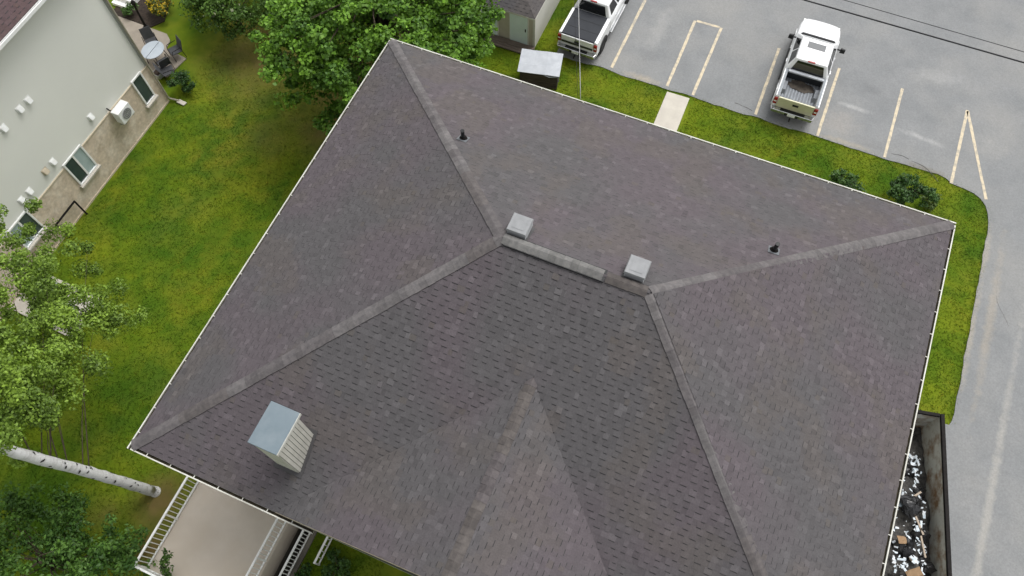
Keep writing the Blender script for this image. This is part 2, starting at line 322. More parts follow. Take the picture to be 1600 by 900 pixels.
# grass blades (uncountable): one object
def grass_blades():
    regs = ((-24.0, -11.4, -4.0, 24.5, 250), (-11.4, 12.0, 17.0, 24.8, 330), (7.6, 12.0, 13.3, 17.0, 330), (-9.8, -8.5, 24.5, 31, 330), (-8.2, -5.5, -1.0, 1.0, 300))
    xs_, ys_ = [], []
    for a, b, c, d, dens in regs:
        k = int((b - a) * (d - c) * dens); xs_.append(rng.uniform(a, b, k)); ys_.append(rng.uniform(c, d, k))
    # thicker fringe along the asphalt edge
    for k in range(4, len(LOT) - 8):
        (x0_, y0_), (x1_, y1_) = LOT[k], LOT[k + 1]; q = int(math.hypot(x1_ - x0_, y1_ - y0_) * 90)
        if q > 400: continue
        t = rng.random(q); xs_.append(x0_ + (x1_ - x0_) * t + rng.normal(0, 0.07, q)); ys_.append(y0_ + (y1_ - y0_) * t + rng.normal(0, 0.07, q))
        fringe = 1
    x = np.concatenate(xs_); y = np.concatenate(ys_)
    edge = in_lot(x, y) & ~(in_lot(x, y - 0.16) == False) & ~(in_lot(x - 0.16, y) == False)
    s = soil(x, y)
    k = ~edge & (rng.random(len(x)) > s * 1.05) & ~((x > -2.95) & (x < -1.65) & (y < 24.6) & (y > 16)) & (fbm(x, y, 2.4, 51) > 0.22)
    k &= ~((x > -13) & (x < -9.0) & (y < 1.2)) & ~((x > -9.0) & (x < -8.15) & (y < 1.2))
    x = x[k]; y = y[k]; n = len(x)
    h = rng.uniform(0.012, 0.05, n); a = rng.uniform(0, 2 * np.pi, n); w = rng.uniform(0.010, 0.022, n)
    ln = rng.normal(0, 0.075, (n, 2))
    v = np.empty((n, 3, 3)); v[:, 0] = np.stack([x - w * np.cos(a), y - w * np.sin(a), np.zeros(n)], -1); v[:, 1] = np.stack([x + w * np.cos(a), y + w * np.sin(a), np.zeros(n)], -1)
    v[:, 2] = np.stack([x + ln[:, 0], y + ln[:, 1], 0.005 + h], -1)
    me = bpy.data.meshes.new('grass'); me.vertices.add(3 * n); me.vertices.foreach_set('co', v.ravel()); me.loops.add(3 * n); me.loops.foreach_set('vertex_index', np.arange(3 * n))
    me.polygons.add(n); me.polygons.foreach_set('loop_start', np.arange(0, 3 * n, 3)); me.polygons.foreach_set('loop_total', np.full(n, 3)); me.update()
    base = np.array([0.096, 0.160, 0.009]) * wearcol(x, y) * rng.uniform(0.6, 1.35, (n, 1))
    yel = rng.random((n, 1)) < 0.10; base = np.where(yel, base * np.array([1.7, 1.2, 1.5]), base)
    face_colors(me, base.astype(np.float32)); me.materials.append(M_BLADE)
    o = stuff(link('grass', me)); tag(o, 'short patchy green lawn grass around the brown roofed house', 'grass')
grass_blades()

# ------------------------------------------------------------------ main house
house = thing('apartment_house', 'large house seen from above with a dark grey-brown shingled hip roof', 'house', ((GX0 + GX1) / 2, (GY0 + GY1) / 2, 0))
RX0, RX1, RY0, RY1 = GX0 + 0.11, GX1 - 0.11, GY0 + 0.11, GY1 - 0.11
HALF = (RY1 - RY0) / 2; RISE = 3.97; K = RISE / HALF
XM = (RX0 + RX1) / 2 - 0.02; GW = 5.12; P1 = Vector((RX0 + HALF - 0.12, RY0 + HALF, ZE + RISE)); P2 = Vector((RX1 - HALF + 0.02, RY0 + HALF, ZE + RISE))
GP = Vector((XM, RY0 + GW, ZE + GW * K)); GF = Vector((XM, RY0, ZE + GW * K)); VL = Vector((XM - GW, RY0, ZE)); VR = Vector((XM + GW, RY0, ZE))
cA, cB, cC, cD = Vector((RX0, RY1, ZE)), Vector((RX1, RY1, ZE)), Vector((RX0, RY0, ZE)), Vector((RX1, RY0, ZE))
roof_mb = MB()
dz = Vector((0, 0, -0.012))
def poly(*ps): roof_mb.add([p + dz for p in ps], [tuple(range(len(ps)))])
poly(cA, P1, P2, cB); poly(cC, P1, cA); poly(cB, P2, cD); poly(cC, VL, GP, P1); poly(GP, VR, cD, P2); poly(P1, GP, P2); poly(VL, GF, GP); poly(GF, VR, GP)
poly(VL, VR, GF)                                                     # gable end face under the rake
roof_mb.add([p + Vector((0, 0, -0.2)) for p in (cA, cB, cD, cC)], [(0, 1, 2, 3)], 1)   # soffit
roof_mb.add([cA + dz, cB + dz, cD + dz, cC + dz] + [p + Vector((0, 0, -0.2)) for p in (cA, cB, cD, cC)], [(0, 1, 5, 4), (1, 2, 6, 5), (2, 3, 7, 6), (3, 0, 4, 7)], 1)
roof = roof_mb.build('roof', [M_DECK, M_WHITE], house, world=True)

EXPO = 0.158; BAND = 0.025
def shingle_tone(p):
    x, y = p.x, p.y
    a = float(fbm(x, y, 0.45, 61)); b = float(fbm(x, y, 0.9, 71)); c = random.random()
    purple = Vector((0.093, 0.0805, 0.0875)); slate = Vector((0.085, 0.081, 0.0835)); brown = Vector((0.095, 0.084, 0.079))
    t = min(max((a - 0.36) * 4, 0), 1); col = purple.lerp(slate, t)
    if b > 0.55: col = col.lerp(brown, min((b - 0.55) * 4, 0.6))
    col = col * (0.94 + 0.12 * random.random())
    if c < 0.10: col = col * random.uniform(1.06, 1.24)
    elif c > 0.92: col = col * random.uniform(0.86, 0.93)
    elif c > 0.905: col = col.lerp(Vector((0.098, 0.085, 0.072)), 0.4)
    return col
TABS = []      # (field, polygon corners, thickness, colour, full?)
def lay_plane(O, e, s, T, interval, thick=1.0):
    nrm = e.cross(s).normalized()
    if nrm.z < 0: nrm = -nrm
    nC = int(math.ceil(T / EXPO))
    for c in range(nC):
        t0 = c * EXPO; t1 = min(t0 + EXPO, T)
        A0 = interval(t0); A1 = interval(max(t1 - 1e-4, t0))
        for q in range(min(len(A0), len(A1))):
            l0, r0 = A0[q]; l1, r1 = A1[q]
            x = min(l0, l1) - random.uniform(0, 0.3); end = max(r0, r1); tooth = random.random() < 0.5
            while x < end:
                w = random.choice((0.11, 0.14, 0.18) if tooth else (0.11, 0.15, 0.20)); xa, xb = x, x + w; x = xb
                cl = lambda v, lo, hi: min(max(v, lo), hi)
                q0, q1, q2, q3 = cl(xa, l0, r0), cl(xb, l0, r0), cl(xb, l1, r1), cl(xa, l1, r1)
                hb = (0.013 if tooth else 0.006) * thick * random.uniform(0.85, 1.15)
                full = (q0 == xa and q1 == xb and q2 == xb and q3 == xa)
                kind = (w, tooth); tooth = not tooth
                if (q1 - q0) + (q2 - q3) < 0.01: continue
                ctr = O + e * ((q0 + q1 + q2 + q3) / 4) + s * ((t0 + t1) / 2)
                TABS.append((O, e, s, nrm, q0, q1, q2, q3, t0, t1, hb, shingle_tone(ctr), full and abs(t1 - t0 - EXPO) < 1e-6, ctr, kind))
def tab_verts(O, e, s, nrm, q0, q1, q2, q3, t0, t1, hb):
    m_ = min(0.012, (q1 - q0) * .2); tl = t0 - BAND; hz_ = nrm * 0.0072
    return [O + e * q0 + s * t0, O + e * q1 + s * t0, O + e * q0 + s * t0 + nrm * hb, O + e * q1 + s * t0 + nrm * hb, O + e * q2 + s * (t1 + 0.004) + nrm * 0.003, O + e * q3 + s * (t1 + 0.004) + nrm * 0.003,
            O + e * (q0 + m_) + s * tl + hz_, O + e * (q1 - m_) + s * tl + hz_, O + e * (q1 - m_) + s * t0 + hz_, O + e * (q0 + m_) + s * t0 + hz_]
TAB_F = [(2, 3, 4, 5), (0, 1, 3, 2), (0, 2, 5), (1, 4, 3), (6, 7, 8, 9)]; TAB_M = [0, 1, 0, 0, 2]      # the last face is the dark granule band printed below each tooth
def tabf(hb): return (TAB_F, TAB_M) if hb > 0.009 else (TAB_F[:4], TAB_M[:4])
ca = 1 / math.sqrt(1 + K * K); SL = HALF / ca
def dn(v): return v * ca
ex, ey = Vector((1, 0, 0)), Vector((0, 1, 0))
Wd = RX1 - RX0
hipi = lambda t: [(dn(t) * (P1.x - RX0) / HALF, Wd - dn(t) * (RX1 - P2.x) / HALF)]
lay_plane(cA, ex, Vector((0, -ca, K * ca)), SL, hipi)                                        # back plane
kx = RISE / (P1.x - RX0); cx_ = 1 / math.sqrt(1 + kx * kx); Ld = RY1 - RY0
sidei = lambda t: [(t * cx_ * HALF / (P1.x - RX0), Ld - t * cx_ * HALF / (P1.x - RX0))]
lay_plane(cC, ey, Vector((cx_, 0, kx * cx_)), (P1.x - RX0) / cx_, sidei)                     # left plane
lay_plane(cD, ey, Vector((-cx_, 0, kx * cx_)), (P1.x - RX0) / cx_, sidei)                    # right plane
def fronti(t):
    d = dn(t); l, r = hipi(t)[0]
    if d >= GW: return [(l, (VL.x + VR.x) / 2 - RX0), ((VL.x + VR.x) / 2 - RX0, r)]
    return [(l, VL.x - RX0 + d), (VR.x - RX0 - d, r)]
lay_plane(cC, ex, Vector((0, ca, K * ca)), SL, fronti)                                       # front plane
lay_plane(VL, ey, Vector((ca, 0, K * ca)), GW / ca, lambda t: [(0, dn(t))])                  # gable, left slope
lay_plane(VR, ey, Vector((-ca, 0, K * ca)), GW / ca, lambda t: [(0, dn(t))])                 # gable, right slope

def cam_size(P):      # how large one tab shows from the photograph's standpoint, and whether it is in view
    d = P - Vector((0, 0, CAM_H)); z = d.dot(fwd); u = d.dot(r2) / z * 1200; v = d.dot(u2) / z * 1200
    return 0 if abs(u) > 780 or abs(v) > 430 else 1 / z
ranked = sorted(range(len(TABS)), key=lambda k: -(cam_size(TABS[k][13]) * (1.0 if TABS[k][14][1] else 0.5) * (1 if TABS[k][12] else 0) * abs(TABS[k][3].dot((Vector((0, 0, CAM_H)) - TABS[k][13]).normalized()))))
pick = set(ranked[:300])
field = MB(); tabmesh = {}
for k, T in enumerate(TABS):
    O, e, s, nrm, q0, q1, q2, q3, t0, t1, hb, col, full, ctr, kind = T
    if k not in pick: field.add(tab_verts(O, e, s, nrm, q0, q1, q2, q3, t0, t1, hb), *tabf(hb if t0 > 0.01 and random.random() < .85 else 0), tuple(col)); continue
    if kind not in tabmesh:
        mb = MB(); mb.add(tab_verts(Vector((0, 0, 0)), Vector((1, 0, 0)), Vector((0, 1, 0)), Vector((0, 0, 1)), 0, kind[0], kind[0], 0, 0, EXPO, 0.013 if kind[1] else 0.006), *tabf(0.013 if kind[1] else 0.006))
        me = bpy.data.meshes.new('shingle'); me.from_pydata(mb.v, [], mb.f); me.materials.append(M_SHINGLE); me.materials.append(M_ASPH_CORE); me.materials.append(M_BAND); me.polygons.foreach_set('material_index', mb.m); white_attr(me); tabmesh[kind] = me
    o = link('shingle', tabmesh[kind], roof); hand = e.cross(s); rot = Matrix((e, s, hand)).transposed().to_4x4()
    if hand.z < 0:      # mirror by turning the tab end for end
        rot = Matrix((-e, s, -hand)).transposed().to_4x4(); o.matrix_local = Matrix.Translation(O + e * q1 + s * t0 - house.location) @ rot
    else: o.matrix_local = Matrix.Translation(O + e * q0 + s * t0 - house.location) @ rot
    o.color = (*col, 1)
sf = field.build('shingle_field', [M_SHINGLE, M_ASPH_CORE, M_BAND], roof, world=True, color=True); stuff(sf)

# ridge and hip caps, one piece each
def caps(a, b, d1, d2, wid=0.172, exp=0.20, start=0.0, stop=1.0, lift=0.0, pal=0, name='ridge_cap'):
    ax = (b - a); Ln = ax.length; ax.normalize()
    def lat(d):
        d = Vector(d); d = d - ax * d.dot(ax); return d.normalized()
    l1, l2 = lat(d1), lat(d2); mb = MB(); LEN = exp + 0.02; v = []
    upv = (l1 + l2) * -1; upv = upv.normalized()
    for t, h in ((0, 0.036), (LEN, 0.027)):
        for l, k in ((l1, 1.0), (l1, 0.28), (None, 0), (l2, 0.28), (l2, 1.0)):
            p = ax * t + (l * wid * k if l else Vector((0, 0, 0))) + upv * (h + (0.0 if l else -0.006)); v.append(p)
    w = len(v); v += [p - upv * 0.022 for p in v]
    f = []
    for k in range(4): f.append((k, k + 1, 6 + k, 5 + k))
    f += [(k, w + k, w + k + 1, k + 1) for k in range(4)]; f += [(0, 5, w + 5, w), (4, w + 4, w + 9, 9)]
    mb.add(v, f, [0] * 4 + [1] * 4 + [1] * 2)
    me = bpy.data.meshes.new(name); me.from_pydata([tuple(p) for p in mb.v], [], mb.f); me.materials.append(M_CAP); me.materials.append(M_BAND); me.polygons.foreach_set('material_index', mb.m); white_attr(me)
    n = int(Ln / exp); grp = 0; shade = 1
    for k in range(n):
        if k / n < start or k / n > stop: continue
        if grp <= 0: grp = random.choice((3, 4, 5, 6, 8)); shade = random.choice((0, 0, 1, 2))
        grp -= 1
        base = (Vector((0.122, 0.115, 0.117)), Vector((0.108, 0.100, 0.103)), Vector((0.099, 0.090, 0.090)))[shade]
        if pal == 1: base = (Vector((0.090, 0.081, 0.078)), Vector((0.088, 0.080, 0.079)), Vector((0.088, 0.079, 0.082)))[shade]
        if pal == 2: base = (Vector((0.138, 0.136, 0.134)), Vector((0.118, 0.114, 0.112)), Vector((0.130, 0.128, 0.126)))[shade]
        if pal == 3: base = Vector((0.090, 0.080, 0.069)) if k / n < 0.66 or k / n > 1 else Vector((0.135, 0.127, 0.128))
        o = link(name, me, roof); p = a + ax * (k * exp) + Vector((random.uniform(-1, 1), random.uniform(-1, 1), 0)) * 0.006 + Vector((0, 0, lift))
        o.location = p - house.location; o.color = (*(base * random.uniform(0.86, 1.15)), 1)
sF, sB, sL, sR = Vector((0, -ca, -K * ca)), Vector((0, ca, -K * ca)), Vector((-cx_, 0, -kx * cx_)), Vector((cx_, 0, -kx * cx_))
caps(cA, P1, sB, sL); caps(cC, P1, sF, sL); caps(cB, P2, sB, sR); caps(cD, P2, sF, sR, pal=0)
rdir = (P2 - P1)
caps(P2 + Vector((0, 0, 0.0)) - rdir * 0.28, P2, sF, sB, pal=1, lift=0.005)
caps(P1 + rdir * 0.01, P1 + rdir * 0.70, sF, sB, pal=2, lift=0.035, wid=0.17)
rv = MB()
rv.prism([(P1.x + 0.1, P1.y - 0.17), (P1.x + rdir.x * 0.71, P1.y - 0.17), (P1.x + rdir.x * 0.71, P1.y + 0.17), (P1.x + 0.1, P1.y + 0.17)], P1.z - 0.06, P1.z - 0.012)
rv.build('ridge_vent', M_BLACK, roof, world=True)
caps(GF + (GP - GF) * -0.01, GP + Vector((0, 0.12, 0)), Vector((-ca, 0, -K * ca)), Vector((ca, 0, -K * ca)), pal=1)

# gutters: open channels with a white lip, hangers every 0.75 m
def gutter(p, q, inward, dark_layer=True):
    p = Vector(p); q = Vector(q); d = (q - p).normalized(); i = Vector(inward); m = MB(); u = Vector((0, 0, 1))
    prof = [(0.0, 0.0), (0.033, 0.0), (0.033, -0.02), (0.016, -0.03), (0.02, -0.10), (0.105, -0.10), (0.105, 0.0), (0.112, 0.0), (0.112, -0.115), (0.0, -0.115)]
    vs = [p + i * a + u * b for a, b in prof] + [q + i * a + u * b for a, b in prof]; n = len(prof)
    m.add(vs, [(k, (k + 1) % n, n + (k + 1) % n, n + k) for k in range(n)] + [tuple(range(n)), tuple(range(2 * n - 1, n - 1, -1))])
    L_ = (q - p).length; k = 0.5
    while k < L_:
        c = p + d * k; m.hexa([c + i * a + d * b + u * z for z in (-0.012, -0.004) for a, b in ((0.0, -0.012), (0.11, -0.012), (0.11, 0.012), (0.0, 0.012))]); k += 0.75
    o = m.build('gutter', M_WHITE, house, world=True)
    if dark_layer:
        s = MB(); s.hexa([c + i * a + u * b for b in (-0.095, -0.075) for c, a in ((p, 0.022), (q, 0.022), (q, 0.10), (p, 0.10))]); s.build('silt', M_GUTTER_DIRT, o, world=True)
    return o
zg = ZE - 0.02
gutter((GX0, GY1, zg), (GX1, GY1, zg), (0, -1, 0)); gutter((GX0, GY0, zg - 0.002), (GX0, GY1 - 0.113, zg - 0.002), (1, 0, 0)); gutter((GX1, GY0, zg - 0.002), (GX1, GY1 - 0.113, zg - 0.002), (-1, 0, 0))
gutter((GX0 + 0.113, GY0, zg - 0.004), (-6.05, GY0, zg - 0.004), (0, 1, 0)); gutter((5.0, GY0, zg - 0.004), (GX1 - 0.113, GY0, zg - 0.004), (0, 1, 0))

# rake trim under the gable edge
rk = MB()
for a, b in ((VL, GF), (GF, VR)):
    o_ = Vector((0, -0.012, -0.02)); rk.hexa([a + o_ + Vector((0, 0, -0.14)), b + o_ + Vector((0, 0, -0.14)), b + Vector((0, 0.02, -0.16)), a + Vector((0, 0.02, -0.16)), a + o_, b + o_, b + Vector((0, 0.02, -0.02)), a + Vector((0, 0.02, -0.02))])
rk.build('rake_board', M_TANTRIM, house, world=True)

# walls below the eaves
w = MB(); WX0, WX1, WY0, WY1 = RX0 + 0.5, RX1 - 0.5, RY0 + 0.52, RY1 - 0.5
w.box(WX0, WX1, WY0, WY1, 0.9, ZE - 0.205); w.build('wall', M_WALL, house, world=True)
fb = MB(); fb.box(WX0 + 0.02, WX1 - 0.02, WY0 + 0.02, WY1 - 0.02, -1.6, 0.897); fb.build('foundation', M_CONCRETE, house, world=True)
def wall_window(x, y, z, nx_, ny_, w_=1.2, h_=1.2):
    m = MB(); g_ = MB(); t = Vector((-ny_, nx_, 0)); nn = Vector((nx_, ny_, 0)); c = Vector((x, y, z)); u = Vector((0, 0, 1))
    def slab(mb, a0, a1, b0, b1, d0, d1): mb.hexa([c + t * a + u * b + nn * dd for dd in (d0, d1) for a, b in ((a0, b0), (a1, b0), (a1, b1), (a0, b1))])
    a = w_ / 2; b = h_ / 2
    slab(m, -a, a, -b, -b + .07, .003, .05); slab(m, -a, a, b - .07, b, .003, .05); slab(m, -a, -a + .07, -b + .07, b - .07, .003, .05); slab(m, a - .07, a, -b + .07, b - .07, .003, .05); slab(m, -.03, .03, -b + .07, b - .07, .003, .045)
    o = m.build('window', M_PVC, house, world=True); slab(g_, -a + .07, a - .07, -b + .07, b - .07, .004, .02); g_.build('pane', M_GLASS, o, world=True)
for zz in (2.6, 5.6):
    for xx in (-9.5, -5.5, -1.0, 4.0): wall_window(xx, WY1, zz, 0, 1)
    for yy in (4.0, 8.3, 12.5): wall_window(WX0, yy, zz, -1, 0); wall_window(WX1, yy, zz, 1, 0)
    wall_window(-3.0, WY0, zz, 0, -1); wall_window(2.5, WY0, zz, 0, -1)

# chimney: boarded chase with a sheet-metal cap
chx0, chx1, chy0, chy1 = -7.56, -6.91, 1.68, 2.64; zb = lambda y: ZE + (y - RY0) * K - 0.1; ztop = ZE + 2.62
ch = MB(); ch.hexa([(chx0, chy0, zb(chy0)), (chx1, chy0, zb(chy0)), (chx1, chy1, zb(chy1)), (chx0, chy1, zb(chy1)), (chx0, chy0, ztop), (chx1, chy0, ztop), (chx1, chy1, ztop), (chx0, chy1, ztop)])
chim = ch.build('chimney', mat('chase_sheathing', (0.42, 0.415, 0.37), rough=0.9), house, world=True)
fl = MB()
fl.hexa([(chx0 - .08, chy0 - .12, zb(chy0 - .12) + .115), (chx1 + .10, chy0 - .12, zb(chy0 - .12) + .115), (chx1 + .10, chy1 + .1, zb(chy1 + .1) + .115), (chx0 - .08, chy1 + .1, zb(chy1 + .1) + .115),
         (chx0 - .08, chy0 - .12, zb(chy0 - .12) + .14), (chx1 + .10, chy0 - .12, zb(chy0 - .12) + .14), (chx1 + .10, chy1 + .1, zb(chy1 + .1) + .14), (chx0 - .08, chy1 + .1, zb(chy1 + .1) + .14)])
fl.build('flashing', mat('lead_flashing', (0.06, 0.058, 0.06), rough=0.6), chim, world=True)
M_CHASE = mat('chase_boards', (0.56, 0.55, 0.49), (0.47, 0.46, 0.41), scale=3, rough=0.75)
nb_ = 9; wb = (chy1 - chy0) / nb_
for k in range(nb_):      # upright boards on the two faces that show
    y0, y1 = chy0 + wb * k + .009, chy0 + wb * (k + 1) - .009; m = MB()
    m.hexa([(chx1 + .001, y0, zb(y0)), (chx1 + .022, y0, zb(y0)), (chx1 + .022, y1, zb(y1)), (chx1 + .001, y1, zb(y1)), (chx1 + .001, y0, ztop - .002), (chx1 + .022, y0, ztop - .002), (chx1 + .022, y1, ztop - .002), (chx1 + .001, y1, ztop - .002)]); m.build('siding_board', M_CHASE, chim, world=True)
nb_ = 6; wb = (chx1 - chx0) / nb_
for k in range(nb_):
    x0, x1 = chx0 + wb * k + .009, chx0 + wb * (k + 1) - .009; m = MB(); m.box(x0, x1, chy0 - .022, chy0 - .001, zb(chy0), ztop - .002); m.build('siding_board', M_CHASE, chim, world=True)
cp = MB(); a, b, c, d = chx0 - .11, chx1 + .035, chy0 - .04, chy1 + .10
cp.hexa([(a, c, ztop), (b, c, ztop), (b, d, ztop), (a, d, ztop), (a, c, ztop + .075), (b, c, ztop + .075), (b, d, ztop + .075), (a, d, ztop + .075)])
cp.build('metal_cap', M_STEEL, chim, world=True, bevel=0.012)
ct = MB(); ct.box(b + .001, b + .014, c, d, ztop - .05, ztop + .06); ct.build('drip_edge', M_WHITE, chim, world=True)

# square roof vents and plumbing stacks on the back plane
def roofz(y): return ZE + (RY1 - y) * K
def roof_vent(x, y):
    z = roofz(y); r = MB(); r.box(x - .19, x + .19, y - .19, y + .19, z - .18, z + .34); o = r.build('roof_vent', M_BLACKMETAL, house, world=True)
    for k in range(5):
        m = MB(); zz = z + .10 + k * .05; e = .255 - .004 * k; 
        m.hexa([(x - e, y - e, zz), (x + e, y - e, zz), (x + e, y + e, zz), (x - e, y + e, zz), (x - e + .03, y - e + .03, zz + .03), (x + e - .03, y - e + .03, zz + .03), (x + e - .03, y + e - .03, zz + .03), (x - e + .03, y + e - .03, zz + .03)])
        m.build('louvre', M_VENT, o, world=True)
    m = MB(); zz = z + .36; e = .27
    m.hexa([(x - e, y - e, zz - .035), (x + e, y - e, zz - .035), (x + e, y + e, zz - .035), (x - e, y + e, zz - .035), (x - e + .02, y - e + .02, zz + .02), (x + e - .02, y - e + .02, zz + .02), (x + e - .02, y + e - .02, zz + .02), (x - e + .02, y + e - .02, zz + .02)])
    m.box(x - .16, x + .16, y - .16, y + .16, zz + .0205, zz + .028); m.build('top_cover', M_VENT, o, world=True, bevel=0.008)
    b = MB(); q = .30; b.hexa([(x - q, y - q, roofz(y - q) + .012), (x + q, y - q, roofz(y - q) + .012), (x + q, y + q, roofz(y + q) + .012), (x - q, y + q, roofz(y + q) + .012)] + [(x - q, y - q, roofz(y - q) + .026), (x + q, y - q, roofz(y - q) + .026), (x + q, y + q, roofz(y + q) + .026), (x - q, y + q, roofz(y + q) + .026)])
    b.build('base_flange', mat('vent_flange', (0.07, 0.068, 0.07), rough=0.8), o, world=True)
VENTS = ((-3.72, 8.82), (-0.66, 8.83)); PIPES = ((-6.79, 11.86), (2.46, 11.66))
for x, y in VENTS: roof_vent(x, y)
for x, y in PIPES:
    z = roofz(y); m = MB(); m.tube([(x, y, z - .1), (x, y, z + .36)], .055, 12); m.tube([(x, y, z + .36), (x, y, z + .38)], .062, 12); o = m.build('vent_pipe', M_BLACK, house, world=True)
    b = MB(); b.tube([(x, y, z + .0), (x, y, z + .07), (x, y, z + .13)], [.13, .10, .06], 12); b.build('rubber_boot', M_BLACKMETAL, o, world=True)
    b = MB(); q = .15; b.hexa([(x - q, y - q, roofz(y - q) + .012), (x + q, y - q, roofz(y - q) + .012), (x + q, y + q, roofz(y + q) + .012), (x - q, y + q, roofz(y + q) + .012)] + [(x - q, y - q, roofz(y - q) + .024), (x + q, y - q, roofz(y - q) + .024), (x + q, y + q, roofz(y + q) + .024), (x - q, y + q, roofz(y + q) + .024)])
    b.build('base_flange', mat('pipe_flange', (0.13, 0.14, 0.15), rough=0.6), o, world=True)

# ------------------------------------------------------------------ neighbouring building
NX, NY1, NY0, NZ = -24.2, 15.15, -12.0, 8.62
nb = thing('neighbour_house', 'neighbouring building with pale grey siding over a tan stone base', 'building', (NX - 5, 2, 0))
m = MB(); m.box(NX - 12, NX - 0.05, NY0, NY1 - 0.03, 2.3, NZ - 0.2); m.build('wall', M_NSIDING, nb, world=True)
sid = MB(); z = 2.42
while z < NZ - 0.25:      # lapped siding courses
    sid.add([(NX - 0.03, NY0, z), (NX - 0.03, NY1 - .1, z), (NX, NY1 - .1, z), (NX, NY0, z), (NX - 0.022, NY0, z + .1), (NX - 0.022, NY1 - .1, z + .1)], [(0, 1, 2, 3), (3, 2, 5, 4)]); z += 0.1
stuff(sid.build('siding', M_NSIDING, nb, world=True))
m = MB(); m.box(NX - 11.9, NX + 0.03, NY0, NY1 - 0.02, -0.3, 2.36); m.build('stone_base', M_NBASE, nb, world=True)
m = MB(); m.box(NX - 0.02, NX + 0.055, NY0, NY1 - .02, 2.362, 2.42); m.build('ledge', M_TANTRIM, nb, world=True)
m = MB(); m.box(NX + 0.031, NX + 0.06, NY0, NY1 - .02, -0.02, 0.09); m.build('footing_strip', M_TANTRIM, nb, world=True)
m = MB(); m.box(NX - 0.1, NX + 0.035, NY1 - 0.099, NY1 + 0.03, 2.43, NZ - .2); m.build('corner_trim', mat('grey_trim', (0.34, 0.35, 0.325), rough=0.7), nb, world=True)
ds = MB(); ds.tube([(NX + .1, NY1 - .02, NZ - .2), (NX + .1, NY1 - .02, .35), (NX + .14, NY1, .22), (NX + .55, NY1 + .12, .10)], .045, 8); ds.build('downspout', mat('sand_downspout', (0.30, 0.275, 0.22), rough=0.6), nb, world=True)
sp = MB(); sp.hexa([(NX + .45, NY1 + .0, .03), (NX + .85, NY1 - .02, .03), (NX + .9, NY1 + .18, .03), (NX + .5, NY1 + .2, .03), (NX + .45, NY1 + .0, .12), (NX + .85, NY1 - .02, .08), (NX + .9, NY1 + .18, .08), (NX + .5, NY1 + .2, .12)]); sp.build('splash_block', M_WALK, nb, world=True, bevel=.01)
EX = NX + 0.50
nr = MB(); nr.add([(EX, NY0, NZ - .02), (EX, NY1 + .5, NZ - .02), (NX - 6, NY1 - 6, NZ + 3.0), (NX - 6, NY0, NZ + 3.0)], [(0, 1, 2, 3)]); nr.add([(EX, NY1 + .5, NZ - .02), (NX - 12.5, NY1 + .5, NZ - .02), (NX - 6, NY1 - 6, NZ + 3.0)], [(0, 1, 2)])
nr.add([(EX, NY0, NZ - .2), (EX, NY1 + .5, NZ - .2), (NX - 12.5, NY1 + .5, NZ - .2), (NX - 12.5, NY0, NZ - .2)], [(3, 2, 1, 0)], 1)
nr.add([(EX, NY0, NZ - .2), (EX, NY1 + .5, NZ - .2), (EX, NY1 + .5, NZ - .02), (EX, NY0, NZ - .02)], [(0, 1, 2, 3)], 1)
nro = nr.build('roof', [M_DECK, M_WHITE], nb, world=True)
keepT = len(TABS); kk = 3.02 / (6 + 0.5); cc = 1 / math.sqrt(1 + kk * kk)
lay_plane(Vector((EX, 6.0, NZ - .01)), ey, Vector((-cc, 0, kk * cc)), 4.2, lambda t: [(0, NY1 + .5 - 6.0 - t * cc)])
nf = MB()
for T in TABS[keepT:]: nf.add(tab_verts(*T[:11]), *tabf(T[10] if T[8] > .01 else 0), tuple(c_ * f_ for c_, f_ in zip(T[11], (0.92, 0.72, 0.70))))
stuff(nf.build('shingle_field', [M_SHINGLE, M_ASPH_CORE, M_BAND], nro, world=True, color=True)); del TABS[keepT:]
gt = MB()
pr_ = [(0, 0), (0.03, 0), (0.03, -0.02), (0.012, -0.03), (0.02, -0.11), (-0.10, -0.11), (-0.10, -0.12), (0.06, -0.12), (0.11, -0.02), (0.11, 0.0)]
pr_ = [(0.115, 0.0), (0.085, 0.0), (0.085, -0.02), (0.10, -0.03), (0.09, -0.11), (0.012, -0.11), (0.012, 0.0), (0.004, 0.0), (0.004, -0.125), (0.115, -0.125)]
gv = [(EX + a, y, NZ - .02 + b) for y in (NY0, NY1 + .5) for a, b in pr_]; gt.add(gv, [(k, 10 + k, 10 + (k + 1) % 10, (k + 1) % 10) for k in range(10)] + [tuple(range(9, -1, -1)), tuple(range(10, 20))])
gt.build('gutter', M_PVC, nb, world=True)

def nwin(y0, y1, z0, z1, split=True, blind=(1,)):
    X0 = NX + 0.032; m = MB(); f = 0.075
    m.box(X0, X0 + .07, y0, y1, z0, z0 + f); m.box(X0, X0 + .07, y0, y1, z1 - f, z1); m.box(X0, X0 + .07, y0, y0 + f, z0 + f, z1 - f); m.box(X0, X0 + .07, y1 - f, y1, z0 + f, z1 - f)
    o = m.build('window', M_PVC, nb, world=True, bevel=.006)
    s = MB(); s.box(X0, X0 + .16, y0 - .06, y1 + .06, z0 - .10, z0 - .002); s.build('sill', M_WALK, o, world=True, bevel=.01)
    ym = (y0 + y1) / 2
    if split:
        c = MB(); c.box(X0, X0 + .06, ym - .04, ym + .04, z0 + f, z1 - f); c.build('mullion', M_PVC, o, world=True)
    spans = ((y0 + f, ym - .04), (ym + .04, y1 - f)) if split else ((y0 + f, y1 - f),)
    for k, (a, b) in enumerate(spans):
        p = MB(); p.box(X0 + .001, X0 + .025, a, b, z0 + f, z1 - f); p.build('pane', M_BLIND if k in blind else M_GLASS, o, world=True)
